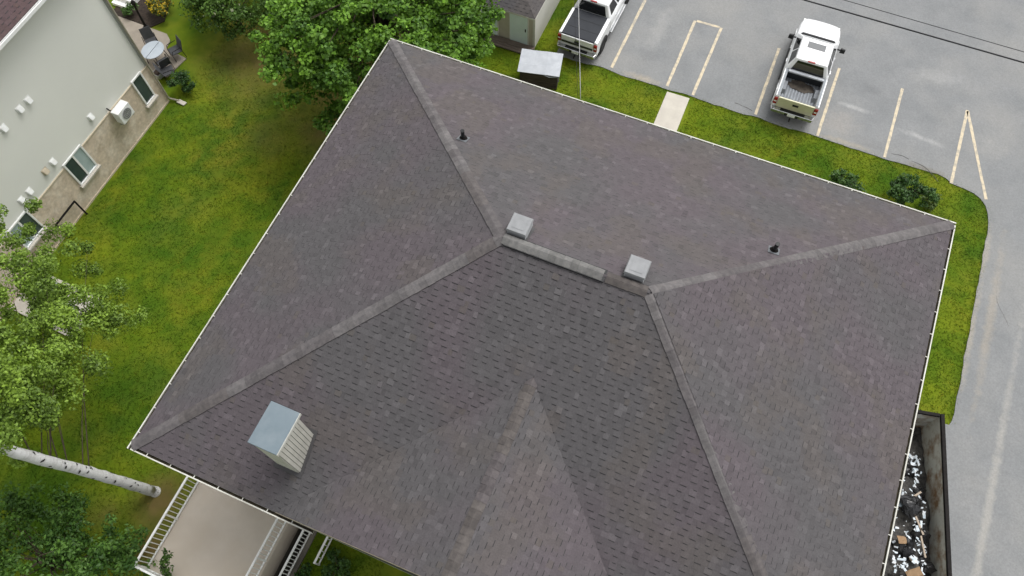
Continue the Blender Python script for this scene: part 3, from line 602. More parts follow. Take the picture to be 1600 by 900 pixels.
nwin(13.98, 14.66, 0.98, 2.55, split=False, blind=()); nwin(9.27, 10.43, 1.12, 2.60); nwin(5.85, 6.98, 1.30, 2.66, blind=(0,)); nwin(1.5, 2.6, 1.2, 2.6)
for k, (y, z) in enumerate(((10.05, 5.81), (9.58, 5.83), (8.65, 5.81), (8.35, 5.80), (11.58, 3.02), (10.28, 3.04), (9.12, 3.07), (8.63, 3.06), (7.62, 3.05), (7.17, 3.07))):
    if k in (3, 5): continue
    v = MB(); X0 = NX + .001; v.hexa([(X0, y - .11, z - .11), (X0 + .14, y - .10, z - .11), (X0 + .14, y + .10, z - .11), (X0, y + .11, z - .11), (X0, y - .11, z + .12), (X0 + .04, y - .10, z + .11), (X0 + .04, y + .10, z + .11), (X0, y + .11, z + .12)])
    o = v.build('wall_vent', M_TANTRIM if k == 7 else M_PVC, nb, world=True, bevel=.02)
    fl_ = MB(); fl_.box(X0, X0 + .02, y - .14, y + .14, z - .145, z + .14); fl_.build('vent_plate', M_TANTRIM if k == 7 else M_PVC, o, world=True)

ac = thing('air_conditioner', 'white outdoor air conditioner hung on the pale siding of the neighbour', 'air conditioner', (NX, 12.72, 1.72))
m = MB(); m.box(.11, .50, -.38, .38, .06, .74); cab_ = m.build('casing', M_PVC, ac, bevel=.025)
m = MB(); m.tube([(.505, 0.02, .40), (.52, .02, .40)], .26, 24); gr = m.build('fan_grille', mat('ac_grille', (0.42, 0.43, 0.43), rough=0.6), ac)
for r_ in (.07, .14, .21):
    q = MB(); q.tube([(.526, .02 + r_ * math.cos(t), .40 + r_ * math.sin(t)) for t in np.linspace(0, 2 * math.pi, 20)], .008, 5); q.build('grille_ring', M_BLACKMETAL, gr)
for yy in (-.27, .27):
    m = MB(); m.bar((.032, yy, .03), (.48, yy, .03), .04); m.bar((.04, yy, -.25), (.42, yy, .01), .03); m.build('bracket', M_GREYPLASTIC, ac)
m = MB(); m.tube([(.12, -.30, .76), (.10, -.34, .80), (.05, -.36, .95)], .03, 6); m.build('pipe', M_BLACK, ac)

fr = thing('metal_frame', 'upright black rectangular tube frame standing on grass at the tan stone wall', 'frame', (-23.98, 7.92, 0))
for yy in (-.62, .62):
    m = MB(); m.bar((0, yy, 0), (0, yy, 1.02), .06); m.build('post', M_BLACKMETAL, fr)
m = MB(); m.bar((0, -.65, 1.05), (0, .65, 1.05), .06); m.build('top_bar', M_BLACKMETAL, fr)

# neighbour's corner patio with its furniture
struct((lambda m: (m.prism([(-30.2, 16.35), (-25.05, 16.25), (-24.84, 17.6), (-26.1, 17.75), (-26.2, 18.25), (-26.6, 18.55), (-29.0, 18.6), (-30.2, 18.6)], 0, .06), m.build('patio', M_PATIO, bevel=.01))[1])(MB()))
struct((lambda m: (m.prism([(-30.0, 18.62), (-27.6, 18.62), (-27.2, 19.2), (-27.6, 20.2), (-29.0, 20.6), (-30.0, 20.0)], 0, .04), m.build('flower_bed', M_MULCH))[1])(MB()))
tb = thing('patio_table', 'round pale patio table with a split top beside neighbour corner', 'table', (-25.98, 16.98, .06))
for sg in (-1, 1):
    m = MB(); pts = [(sg * .015, -.56)] + [(sg * (.015 + .50 * math.cos(t)), .56 * math.sin(t)) for t in np.linspace(-math.pi / 2, math.pi / 2, 15)] + [(sg * .015, .56)]
    if sg < 0: pts = pts[::-1]
    m.prism(pts, .69, .72); m.build('table_top', M_TABLE, tb, bevel=.006)
for a in range(4): m = MB(); m.tube([(.42 * math.cos(a * 1.571 + .78), .42 * math.sin(a * 1.571 + .78), .69), (.5 * math.cos(a * 1.571 + .78), .5 * math.sin(a * 1.571 + .78), 0)], .02, 6); m.build('leg', M_BLACKMETAL, tb)
def patio_chair(label, x, y, rz, group='dark patio chairs'):
    t = thing('patio_chair', label, 'chair', (x, y, .06), rz, group)
    m = MB(); m.hexa([(-.27, -.26, .42), (.27, -.26, .42), (.27, .26, .40), (-.27, .26, .40), (-.27, -.26, .45), (.27, -.26, .45), (.27, .26, .43), (-.27, .26, .43)]); m.build('seat', M_FABRIC, t, bevel=.01)
    m = MB(); m.hexa([(-.27, .24, .44), (.27, .24, .44), (.27, .27, .44), (-.27, .27, .44), (-.25, .40, .98), (.25, .40, .98), (.25, .43, .98), (-.25, .43, .98)]); m.build('backrest', M_FABRIC, t, bevel=.01)
    for sx in (-1, 1):
        m = MB(); m.tube([(sx * .27, -.24, 0), (sx * .27, -.26, .44), (sx * .29, -.20, .64), (sx * .29, .25, .66)], .016, 6); m.build('arm', M_BLACKMETAL, t)
        m = MB(); m.tube([(sx * .27, .30, 0), (sx * .27, .24, .45)], .016, 6); m.build('leg', M_BLACKMETAL, t)
patio_chair('dark mesh patio chair on the lawn side of the round pale table', -25.25, 17.55, -.5)
patio_chair('dark mesh patio chair nearest the neighbour corner, right of table', -25.32, 16.68, -2.0)
patio_chair('dark mesh patio chair on the far left side of table', -26.6, 17.55, .9)
patio_chair('small dark chair close to the round bush by neighbour corner', -24.85, 16.35, 2.5)
pt = thing('plant_pot', 'pale square plant stand beside the chairs on the corner patio', 'plant pot', (-25.35, 16.15, .06))
m = MB(); m.hexa([(-.14, -.14, 0), (.14, -.14, 0), (.14, .14, 0), (-.14, .14, 0), (-.2, -.2, .32), (.2, -.2, .32), (.2, .2, .32), (-.2, .2, .32)]); m.build('pot', M_LID, pt, bevel=.01)
m = MB(); m.box(-.17, .17, -.17, .17, .322, .335); m.build('soil', M_MULCH, pt)
lp = thing('garden_lamp', 'tall black garden post leaning over the flower bed on patio edge', 'post', (-27.75, 18.48, .05))
m = MB(); m.tube([(0, 0, 0), (.02, .02, .9), (.04, .05, 1.5)], [.07, .05, .05], 8); m.build('pole', M_BLACKMETAL, lp); m = MB(); m.tube([(.04, .05, 1.5), (.05, .06, 1.62), (.05, .06, 1.75)], [.09, .11, .04], 10); m.build('head', M_BLACKMETAL, lp); m = MB(); m.tube([(0, 0, 0), (0, 0, .05)], .16, 12); m.build('base', M_BLACKMETAL, lp)
st = thing('porch_steps', 'white painted steps behind the far corner of the neighbour', 'steps', (-29.7, 19.4, 0))
for k in range(3): m = MB(); m.box(-.55, .55, -.25 + .28 * k, .05 + .28 * k, .0, .18 * (k + 1)); m.build('step', M_PVC, st, bevel=.01)

# neighbour's rear patio under the birch
struct((lambda m: (m.prism([(-24.12, 3.6), (-20.95, 3.5), (-20.85, 5.4), (-24.12, 5.5)], 0, .10), m.build('rear_patio', M_WALK, bevel=.01))[1])(MB()))
bx = thing('storage_box', 'grey plastic storage box on the slab half hidden by birch leaves', 'storage box', (-23.2, 4.9, .10))
m = MB(); m.box(-.6, .6, -.3, .3, 0, .5); m.build('bin_body', M_GREYPLASTIC, bx, bevel=.02); m = MB(); m.box(-.63, .63, -.33, .33, .502, .57); m.build('lid', M_LID, bx, bevel=.02)
bn = thing('garden_bench', 'dark garden bench on the slab under the birch leaves', 'bench', (-21.7, 4.2, .10), .12)
for k in range(4): m = MB(); m.box(-.65, .65, -.24 + .12 * k, -.14 + .12 * k, .42, .45); m.build('seat_slat', M_GREYPLASTIC, bn)
for k in range(3): m = MB(); m.box(-.65, .65, .27, .30, .52 + .14 * k, .62 + .14 * k); m.build('back_slat', M_GREYPLASTIC, bn)
for sx in (-.6, .6):
    m = MB(); m.box(sx - .03, sx + .03, -.25, -.19, 0, .418); m.build('leg', M_BLACKMETAL, bn); m = MB(); m.box(sx - .03, sx + .03, .302, .35, 0, .92); m.build('leg', M_BLACKMETAL, bn)

# ------------------------------------------------------------------ porch, stairwell and railings at the front
struct((lambda m: (m.prism([(-12.72, -2.62), (-9.0, -2.62), (-9.0, 1.09), (-12.72, 1.09)], -.3, 1.05), m.build('porch_slab', M_CONCRETE, bevel=.012))[1])(MB()))
sw = thing('basement_stairwell', 'narrow dark concrete stairwell between the raised porch and a kerb', 'stairwell', (-8.73, -1.2, 0))
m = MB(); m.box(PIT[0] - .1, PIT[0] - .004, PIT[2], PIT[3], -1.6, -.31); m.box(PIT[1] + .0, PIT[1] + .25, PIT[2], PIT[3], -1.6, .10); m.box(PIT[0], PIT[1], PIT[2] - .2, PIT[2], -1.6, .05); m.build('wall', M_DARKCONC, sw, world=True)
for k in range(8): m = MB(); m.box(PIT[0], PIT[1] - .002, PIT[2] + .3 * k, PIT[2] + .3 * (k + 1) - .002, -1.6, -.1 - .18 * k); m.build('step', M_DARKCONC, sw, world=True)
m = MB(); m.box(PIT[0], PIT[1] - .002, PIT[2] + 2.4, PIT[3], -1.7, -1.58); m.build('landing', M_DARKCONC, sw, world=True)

def railing(label, p, q, z0, h=1.02, gap=.155, group='white porch railings', nposts=2, nub=True):
    p = Vector((*p, z0)); q = Vector((*q, z0)); d = (q - p); L_ = d.length; d.normalize()
    t = thing('railing', label, 'railing', tuple(p), math.atan2(d.y, d.x), group)
    m = MB(); m.bar((0, 0, h), (L_, 0, h), .068, .05); m.build('top_rail', M_PVC, t)
    m = MB(); m.bar((0, 0, .09), (L_, 0, .09), .052, .045); m.build('bottom_rail', M_PVC, t)
    for k in range(nposts):
        x = L_ * k / (nposts - 1); m = MB(); m.box(x - .03, x + .03, -.03, .03, 0, h + .04); m.build('post', M_PVC, t)
    n = int(L_ / gap)
    bal = None
    for k in range(1, n):
        if bal is None: m = MB(); m.box(-.014, .014, -.014, .014, .113, h - .026); bal = m.build('baluster', M_PVC, t); bal.location.x = L_ * k / n
        else: o = bal.copy(); COL.objects.link(o); o.parent = t; o.location = (L_ * k / n, 0, 0)
railing('white railing along the left edge of the porch by the birch', (-12.64, 1.0), (-12.64, -2.50), 1.05, nposts=3)
railing('white railing on the front end of the porch, mostly out of view', (-12.58, -2.53), (-9.14, -2.53), 1.05)
railing('white railing on the right edge of the porch above the stairwell', (-9.08, 1.0), (-9.08, -2.50), 1.05, nposts=3)
railing('white railing on the kerb across the dark stairwell from the porch', (-8.40, 1.05), (-8.40, -3.4), .10, h=.95, gap=.125, nposts=3)
railing('short white handrail in the shade below the gable edge', (-7.62, 0.95), (-7.62, -0.15), .0, h=.7, gap=.22)

# ------------------------------------------------------------------ shed, boardwalk, covered bin
shed = thing('storage_shed', 'beige sided shed with pale blue doors and dark shingled roof', 'shed', (-11.6, 26.8, 0))
SX0, SX1, SY0, SY1, SZ = -13.7, -9.62, 24.66, 29.6, 2.02
m = MB(); m.box(SX0, SX1 - .02, SY0 + .025, SY1, 0, SZ); m.build('wall', M_SHEDSIDING, shed, world=True)
m = MB(); z = .02
while z < SZ - .06:
    for a, b in ((SX0, -12.84), (-11.50, -10.93), (-9.93, SX1 - .1)):
        m.add([(a, SY0 + .02, z), (b, SY0 + .02, z), (b, SY0, z), (a, SY0, z), (b, SY0 + .02, z + .1), (a, SY0 + .02, z + .1)], [(0, 1, 2, 3), (3, 2, 4, 5)])
    z += .1
stuff(m.build('siding', M_SHEDSIDING, shed, world=True))
m = MB(); m.box(SX1 - .018, SX1 + .012, SY0 + .1, SY1, 0, SZ - .01); m.build('side_wall', M_SHEDWHITE, shed, world=True)
m = MB(); m.box(SX1 - .1, SX1 + .016, SY0 - .008, SY0 + .098, 0, SZ - .01); m.build('corner_trim', M_SHEDWHITE, shed, world=True)
for a, b in ((-12.79, -11.55), (-10.88, -9.98)):
    m = MB(); m.box(a, b, SY0 - .03, SY0 + .024, .06, 1.88); o = m.build('door', M_SHEDDOOR, shed, world=True)
    f = MB(); f.box(a - .05, a - .002, SY0 - .035, SY0 + .02, .0, 1.92); f.box(b + .002, b + .05, SY0 - .035, SY0 + .02, .0, 1.92); f.build('door_frame', M_SHEDWHITE, o, world=True)
    hd = MB(); hd.box(b - .12, b - .08, SY0 - .07, SY0 - .031, .9, 1.06); hd.build('handle', M_BLACKMETAL, o, world=True)
a, b, c, d = SX0 - .1, SX1 + .06, SY0 - .16, SY1 + .1; hx = (b - a) / 2; kz = .42
m = MB(); m.add([(a, c, SZ), (b, c, SZ), (b, d, SZ), (a, d, SZ), (a + hx, c + hx, SZ + hx * kz), (a + hx, d - hx, SZ + hx * kz)], [(0, 1, 4), (1, 2, 5, 4), (2, 3, 5), (3, 0, 4, 5), (3, 2, 1, 0)]); sr = m.build('roof', M_DECK, shed, world=True)
keepT = len(TABS); cz = 1 / math.sqrt(1 + kz * kz); Wf = b - a
lay_plane(Vector((a, c, SZ + .005)), ex, Vector((0, cz, kz * cz)), hx / cz, lambda t: [(t * cz, Wf - t * cz)])
lay_plane(Vector((b, c, SZ + .005)), ey, Vector((-cz, 0, kz * cz)), hx / cz, lambda t: [(t * cz, (d - c) - t * cz)])
m = MB()
for T in TABS[keepT:]: m.add(tab_verts(*T[:11]), *tabf(T[10] if T[8] > .01 else 0), tuple(x_ * .9 for x_ in T[11]))
stuff(m.build('shingle_field', [M_SHINGLE, M_ASPH_CORE, M_BAND], sr, world=True, color=True)); del TABS[keepT:]
m = MB(); m.box(a, b - .02, c - .012, c - .001, SZ - .1, SZ - .005); m.box(b + .001, b + .012, c, d, SZ - .1, SZ - .005); m.build('fascia', M_SHEDWHITE, shed, world=True)

bw = thing('boardwalk', 'low weathered board walk along the front of the shed', 'boardwalk', (-11.3, 24.25, 0))
for k in range(4):
    m = MB(); y = 24.02 + .15 * k; m.box(-13.1 + random.uniform(-.1, .1), -9.62 + random.uniform(-.08, .05), y, y + .135, .03, .10 + random.uniform(0, .01)); m.build('plank', M_WOOD, bw, world=True)
for x in (-12.8, -11.3, -9.9): m = MB(); m.box(x - .04, x + .04, 24.03, 24.6, 0, .029); m.build('bearer', M_WOOD, bw, world=True)

bi = thing('covered_bin', 'dark slatted wooden bin with a creased pale metal lid beside the roof edge', 'bin', (-8.65, 22.98, 0), R(13))
for k in range(6):
    z = .06 + .165 * k
    for sy in (-1, 1): m = MB(); m.box(-.84, .84, sy * .52 - .015, sy * .52 + .015, z, z + .145); m.build('board', M_DARKWOOD, bi)
    for sx in (-1, 1): m = MB(); m.box(sx * .86 - .015, sx * .86 + .015, -.52, .52, z, z + .145); m.build('board', M_DARKWOOD, bi)
for sx in (-.80, .80):
    for sy in (-.47, .47): m = MB(); m.box(sx - .04, sx + .04, sy - .04, sy + .04, 0, 1.05); m.build('post', M_DARKWOOD, bi)
m = MB(); L0 = [(-.97, -.62, 1.06), (.97, -.62, 1.05), (.97, .62, 1.18), (-.97, .62, 1.18)]
v = []
for yy, zz in ((-.62, 1.05), (-.16, 1.115), (-.13, 1.10), (.62, 1.20)):
    v += [(-.97, yy, zz), (-.3, yy, zz - .012), (.3, yy, zz + .008), (.97, yy, zz - .006)]
v2 = [(x, y, z - .02) for x, y, z in v]; f = []
for r_ in range(3):
    for c_ in range(3): q = r_ * 4 + c_; f.append((q, q + 1, q + 5, q + 4)); f.append((16 + q, 16 + q + 4, 16 + q + 5, 16 + q + 1))
for a_, b_ in ((0, 3), (3, 15), (15, 12), (12, 0)): f.append((a_, 16 + a_, 16 + b_, b_))
m.add(v + v2, f); m.build('lid', M_LID, bi)
m = MB(); m.tube([(.2, -.60, 1.03), (.5, -.66, .97), (.8, -.62, .99), (.93, -.5, .9), (.93, -.45, .5)], .02, 6); m.build('hose', M_GREYPLASTIC, bi)

# ------------------------------------------------------------------ pickup trucks
def pickup(label, loc, rz, open_bed=True):
    T = thing('pickup_truck', label, 'pickup truck', loc, rz, 'white pickup trucks backed up to the lawn')
    HW = 0.99
    # front body with bonnet: loft
    st_ = [(1.82, .985, 1.33), (2.6, .995, 1.33), (3.4, .995, 1.32), (4.0, .99, 1.30), (4.25, .985, 1.27), (4.85, .965, 1.22), (5.15, .93, 1.17), (5.36, .85, 1.09), (5.50, .72, .98), (5.57, .56, .84)]
    m = MB(); vs = []; n = 0
    for x, hw, zt in st_:
        half = [(0.0, zt + .035), (hw * .45, zt + .03), (hw * .80, zt + .005), (hw * .93, zt - .05), (hw, zt - .20), (hw * 1.0, .80), (hw * .985, .55), (hw * .93, .42), (0, .40)]
        ring = [(x, y, z) for y, z in half] + [(x, -y, z) for y, z in half[-2:0:-1]]; n = len(ring); vs += ring
    fs = []
    for k in range(len(st_) - 1):
        for q in range(n): fs.append((k * n + q, (k + 1) * n + q, (k + 1) * n + (q + 1) % n, k * n + (q + 1) % n))
    fs += [tuple(range(n)), tuple(range((len(st_) - 1) * n + n - 1, (len(st_) - 1) * n - 1, -1))]
    m.add(vs, fs); body = m.build('body', M_CARWHITE, T, smooth=True, bevel=.012, seg=1)
    # bed sides, bulkhead, tailgate
    for s_ in (-1, 1):
        m = MB(); y0, y1 = s_ * .80, s_ * HW
        m.hexa([(.14, y0, .5), (1.81, y0, .5), (1.81, y1, .5), (.14, y1, .5), (.14, y0, 1.34), (1.81, y0, 1.34), (1.81, s_ * .965, 1.34), (.14, s_ * .965, 1.34)] if s_ > 0 else
               [(.14, y1, .5), (1.81, y1, .5), (1.81, y0, .5), (.14, y0, .5), (.14, s_ * .965, 1.34), (1.81, s_ * .965, 1.34), (1.81, y0, 1.34), (.14, y0, 1.34)])
        sd_ = m.build('bed_side', M_CARWHITE, T, bevel=.03)
        m = MB(); m.box(.16, 1.80, s_ * .86 - .05, s_ * .86 + .05, 1.342, 1.36); m.build('rail_cap', M_GREYPLASTIC if open_bed else M_CARWHITE, sd_)
    m = MB(); m.box(1.75, 1.808, -.798, .798, .7, 1.34); m.build('bulkhead', M_TONNEAU, T)
    m = MB(); m.hexa([(.10, -.80, .70), (.19, -.80, .70), (.19, .80, .70), (.10, .80, .70), (.06, -.80, 1.335), (.135, -.80, 1.335), (.135, .80, 1.335), (.06, .80, 1.335)]); tg = m.build('tailgate', M_TAN if open_bed else M_CARWHITE, T, bevel=.02)
    m = MB(); m.box(.035, .068, -.13, .13, 1.06, 1.15); m.build('handle', M_BLACK, tg)
    if not open_bed:
        m = MB(); m.box(.052, .075, -.78, .78, .90, 1.0); m.build('trim_band', mat('dark_green_trim', (0.03, 0.036, 0.02), rough=0.5), tg)
        m = MB(); m.box(.045, .07, -.10, .10, 1.08, 1.27); m.build('badge', M_CHROME, tg)
    # bumper
    m = MB(); m.hexa([(-.08, -.92, .50), (.12, -.99, .50), (.12, .99, .50), (-.08, .92, .50), (-.10, -.92, .70), (.12, -.99, .70), (.12, .99, .70), (-.10, .92, .70)]); bp = m.build('rear_bumper', M_CHROME, T, bevel=.03)
    m = MB(); m.box(-.07, .10, -.55, .55, .702, .715); m.build('step_pad', M_BLACK, bp)
    m = MB(); m.box(-.112, -.09, -.17, .17, .53, .67); m.build('number_plate', M_PVC, bp)
    m = MB(); m.box(-.095, -.082, -.3, -.19, .52, .68); m.box(-.095, -.082, .19, .3, .52, .68); m.build('plate_recess', M_BLACK, bp)
    m = MB(); m.bar((-.10, 0, .42), (-.28, 0, .42), .06); m.tube([(-.26, 0, .44), (-.26, 0, .5)], .03, 8); m.build('tow_hitch', M_BLACKMETAL, bp)
    for s_ in (-1, 1):
        m = MB(); m.box(.075, .155, min(s_ * .815, s_ * .985), max(s_ * .815, s_ * .985), .86, 1.24); tl = m.build('tail_light', M_RED, T, bevel=.02)
        q = MB(); q.box(.067, .073, min(s_ * .84, s_ * .96), max(s_ * .84, s_ * .96), 1.02, 1.09); q.build('reverse_lens', M_PVC, tl)
    # floor
    m = MB(); m.box(.19, 1.75, -.80, .80, .78, .86); fl = m.build('bed_floor', M_BEDLINER, T)
    if open_bed:
        for k in range(11):
            q = MB(); y = -.68 + k * .136; q.hexa([(.2, y - .04, .861), (1.74, y - .04, .861), (1.74, y + .04, .861), (.2, y + .04, .861), (.2, y - .025, .885), (1.74, y - .025, .885), (1.74, y + .025, .885), (.2, y + .025, .885)]); q.build('floor_rib', mat('bed_rib_grey', (0.25, 0.27, 0.295), (0.19, 0.205, 0.225), scale=5, rough=0.5), fl)
        for s_ in (-1, 1):
            q = MB(); q.hexa([(.75, s_ * .8, .86), (1.45, s_ * .8, .86), (1.45, s_ * .60, .86), (.75, s_ * .60, .86), (.85, s_ * .8, 1.08), (1.35, s_ * .8, 1.08), (1.35, s_ * .63, 1.06), (.85, s_ * .63, 1.06)]); q.build('wheel_housing', M_BEDLINER, fl)
        q = MB(); pts = []
        for k in range(18): a_ = 2 * math.pi * k / 18; r_ = random.uniform(.75, 1.1); pts.append((1.42 + .31 * r_ * math.cos(a_), .02 + .70 * r_ * math.sin(a_)))
        q.prism(pts, .886, .897); q.build('dark_layer', M_BEDDARK, fl)  # dark ragged patch on the bed floor near the cab
        q = MB(); q.box(1.60, 1.74, -.80, .80, 1.345, 1.43); q.build('cross_bar', M_LID, T, bevel=.02)
    else:
        q = MB(); q.hexa([(.10, -.83, 1.35), (1.80, -.83, 1.35), (1.80, .83, 1.35), (.10, .83, 1.35), (.13, -.80, 1.385), (1.78, -.80, 1.385), (1.78, .80, 1.385), (.13, .80, 1.385)]); tc = q.build('bed_cover', M_TONNEAU, T, bevel=.012)
        for xx in (.66, 1.22): w_ = MB(); w_.box(xx - .008, xx + .008, -.78, .78, 1.386, 1.392); w_.build('cover_seam', M_BLACK, tc)
    # cab
    bx0, bx1, rx0, rx1, zb_, zr, yb, yr = 1.80, 4.12, 1.98, 3.32, 1.32, 1.93, .93, .69
    c_ = [Vector(p) for p in ((bx0, -yb, zb_), (bx1, -yb, zb_), (bx1, yb, zb_), (bx0, yb, zb_), (rx0, -yr, zr), (rx1, -yr, zr), (rx1, yr, zr), (rx0, yr, zr))]
    m = MB(); m.hexa(c_); m.hexa([(rx0 + .08, -yr + .08, zr), (rx1 - .08, -yr + .08, zr), (rx1 - .08, yr - .08, zr), (rx0 + .08, yr - .08, zr), (rx0 + .25, -yr + .25, zr + .03), (rx1 - .25, -yr + .25, zr + .03), (rx1 - .25, yr - .25, zr + .03), (rx0 + .25, yr - .25, zr + .03)])
    cab = m.build('cab', M_CARWHITE, T, bevel=.05, seg=3)
    def pane(nm, A_, B_, C_, D_, u0, u1, v0, v1, ma):      # A-B bottom edge, D-C top edge
        P_ = lambda u, v: (A_.lerp(B_, u)).lerp(D_.lerp(C_, u), v)
        nn = (B_ - A_).cross(D_ - A_).normalized(); cc_ = (c_[0] + c_[6]) / 2
        if nn.dot(A_ - cc_) < 0: nn = -nn
        ps = [P_(u0, v0), P_(u1, v0), P_(u1, v1), P_(u0, v1)]; q = MB(); q.hexa([p + nn * .001 for p in ps] + [p + nn * .012 for p in ps]); return q.build(nm, ma, cab)
    pane('rear_window', c_[0], c_[3], c_[7], c_[4], .10, .90, .10, .84, M_CARGLASS)
    pane('windscreen', c_[1], c_[2], c_[6], c_[5], .05, .95, .03, .90, M_CARGLASS)
    for A_, B_, C_, D_ in ((c_[0], c_[1], c_[5], c_[4]), (c_[3], c_[2], c_[6], c_[7])):
        pane('side_window', A_, B_, C_, D_, .10, .44, .10, .84, M_CARGLASS); pane('side_window', A_, B_, C_, D_, .49, .86, .10, .84, M_CARGLASS)
    m = MB(); m.box(1.94, 2.01, -.16, .16, zr - .03, zr + .015); m.build('brake_light', M_RED, cab)
    if open_bed: m = MB(); m.box(2.72, 3.10, -.40, .40, zr + .012, zr + .036); m.build('sunroof', M_SUNROOF, cab, bevel=.004)
    m = MB(); m.hexa([(4.10, -.80, 1.335), (4.20, -.72, 1.325), (4.20, .72, 1.325), (4.10, .80, 1.335), (4.10, -.80, 1.362), (4.20, -.72, 1.345), (4.20, .72, 1.345), (4.10, .80, 1.362)]); m.build('cowl', M_BLACK, T)
    for s_ in (-1, 1):
        m = MB(); m.bar((3.72, s_ * .95, 1.38), (3.66, s_ * 1.10, 1.42), .05); mi_ = m.build('mirror', M_BLACK, T)
        q = MB(); q.hexa([(3.60, s_ * 1.08, 1.30), (3.72, s_ * 1.08, 1.30), (3.70, s_ * 1.30, 1.32), (3.60, s_ * 1.30, 1.32), (3.60, s_ * 1.08, 1.55), (3.70, s_ * 1.08, 1.55), (3.68, s_ * 1.29, 1.54), (3.60, s_ * 1.29, 1.54)]); q.build('housing', M_BLACK, mi_, bevel=.02)
        for x in (1.02, 4.55):
            m = MB(); ang = [2 * math.pi * k / 28 for k in range(28)]
            prof = [(.62, .22), (.66, .36), (.72, .40), (.96, .40), (1.01, .365), (1.015, .24), (.98, .20)]
            vs = [(x + r_ * math.sin(a_), s_ * y, .40 + r_ * math.cos(a_)) for y, r_ in prof for a_ in ang]; fs = [(k * 28 + j, k * 28 + (j + 1) % 28, (k + 1) * 28 + (j + 1) % 28, (k + 1) * 28 + j) for k in range(len(prof) - 1) for j in range(28)]
            m.add(vs, fs); wh = m.build('wheel', M_TYRE, T, smooth=True)
            q = MB(); q.tube([(x, s_ * .90, .40), (x, s_ * .985, .40)], [.235, .22], 20); q.build('rim', M_CHROME, wh)
            q = MB(); vs = []
            for k in range(15):
                a_ = -math.pi * .62 + math.pi * 1.24 * k / 14
                for r_, y in ((.43, .975), (.43, 1.012), (.51, 1.012), (.51, .975)): vs.append((x + r_ * math.sin(a_), s_ * y, .42 + r_ * math.cos(a_)))
            q.add(vs, [(4 * k + j, 4 * k + (j + 1) % 4, 4 * k + 4 + (j + 1) % 4, 4 * k + 4 + j) for k in range(14) for j in range(4)]); q.build('wheel_arch', M_BLACK if not open_bed else M_CARWHITE, T)
            q = MB(); q.prism([(x + .43 * math.sin(a_), .42 + .43 * math.cos(a_)) for a_ in ang], 0, .01); q.v = [(a_, s_ * (.985 + c2_), b_) for a_, b_, c2_ in q.v]; q.build('arch_liner', M_BLACK, T)
        m = MB(); m.box(1.95, 3.95, min(s_ * .93, s_ * 1.06), max(s_ * .93, s_ * 1.06), .36, .42); m.build('side_step', M_BLACK if open_bed else M_CHROME, T, bevel=.015)
        for x in (2.45, 3.30):
            m = MB(); m.box(x, x + .2, min(s_ * .992, s_ * 1.02), max(s_ * .992, s_ * 1.02), 1.03, 1.07); m.build('door_handle', M_CHROME, T)
    for s_ in (-1, 1):
        m = MB(); m.box(5.36, 5.47, min(s_ * .58, s_ * .86), max(s_ * .58, s_ * .86), .82, .98); m.build('headlight', M_PVC, T, bevel=.02)
    m = MB(); m.hexa([(5.42, -.84, .45), (5.62, -.78, .45), (5.62, .78, .45), (5.42, .84, .45), (5.42, -.84, .66), (5.64, -.78, .66), (5.64, .78, .66), (5.42, .84, .66)]); m.build('front_bumper', M_CHROME, T, bevel=.03)
pickup('white pickup truck with an open ribbed bed and pale gold tailgate', (2.72, 24.92, .03), R(90.2), True)
pickup('white pickup truck with a navy bed cover parked beside the shed', (-7.53, 24.66, .03), R(88.4), False)

# ------------------------------------------------------------------ dumpster with its load
dm = thing('dumpster', 'long open roll-off dumpster with a black rim beside the right eave', 'dumpster', (10.80, 12.92, .03), R(11.9))
DW, DL, DH = 2.4, 6.6, 1.88
m = MB(); m.box(-.075, -.02, -DL, -.06, .12, DH - .1); m.box(-DW + .02, -DW + .075, -DL, -.06, .12, DH - .1); m.box(-DW + .075, -.075, -.075, -.02, .12, DH - .1); m.box(-DW + .075, -.075, -DL, -DL + .06, .12, DH - .1); m.build('wall', M_RUST, dm)
m = MB(); m.box(-DW + .08, -.08, -DL + .06, -.08, .12, .2); m.build('floor', M_RUST, dm)
for nm, a in (('rim', (-.10, .03, -DL, .0)), ('rim', (-DW - .02, -DW + .12, -DL, .0)), ('rim', (-DW + .121, -.121, -.12, 0)), ('rim', (-DW + .121, -.121, -DL, -DL + .12))):
    m = MB(); m.box(*a, DH - .1, DH + .02); m.build(nm, M_BLACKMETAL, dm, bevel=.01)
for k in range(8): m = MB(); y = -.5 - k * .8; m.box(-.019, .06, y - .05, y + .05, .1, DH - .11); m.build('rib', M_BLACKMETAL, dm)
for x in (-.4, -2.0): m = MB(); m.box(x - .06, x + .06, -DL, -.1, .0, .118); m.build('skid', M_BLACKMETAL, dm)
for y in (-.6, -5.6):
    for x in (-.25, -2.15): m = MB(); m.tube([(x - .06, y, .06), (x + .06, y, .06)], .06, 10); m.build('roller', M_BLACKMETAL, dm)
def dloc(x, y, z): c_, s_ = math.cos(R(11.9)), math.sin(R(11.9)); return (10.80 + c_ * x - s_ * y, 12.92 + s_ * x + c_ * y, .03 + z)
hp = MB(); gx, gy = 26, 60; vs = []
def heap(u, v): return .34 + .85 * min(max((v - .05) * 2.2, 0), 1) * (1 - .55 * max(0, (u - .70) / .30)) + .38 * (float(fbm(u * 2.4, v * 6.6, 1.4, 91)) - .5) + .22 * (float(fbm(u * 2.4, v * 6.6, 5, 95)) - .5)
for b in range(gy + 1):
    for a in range(gx + 1): vs.append((-DW + .085 + (DW - .17) * a / gx, -.09 - (DL - .17) * b / gy, max(heap(a / gx, b / gy), .21)))
hp.add(vs, [(b * (gx + 1) + a, (b + 1) * (gx + 1) + a, (b + 1) * (gx + 1) + a + 1, b * (gx + 1) + a + 1) for b in range(gy) for a in range(gx)])
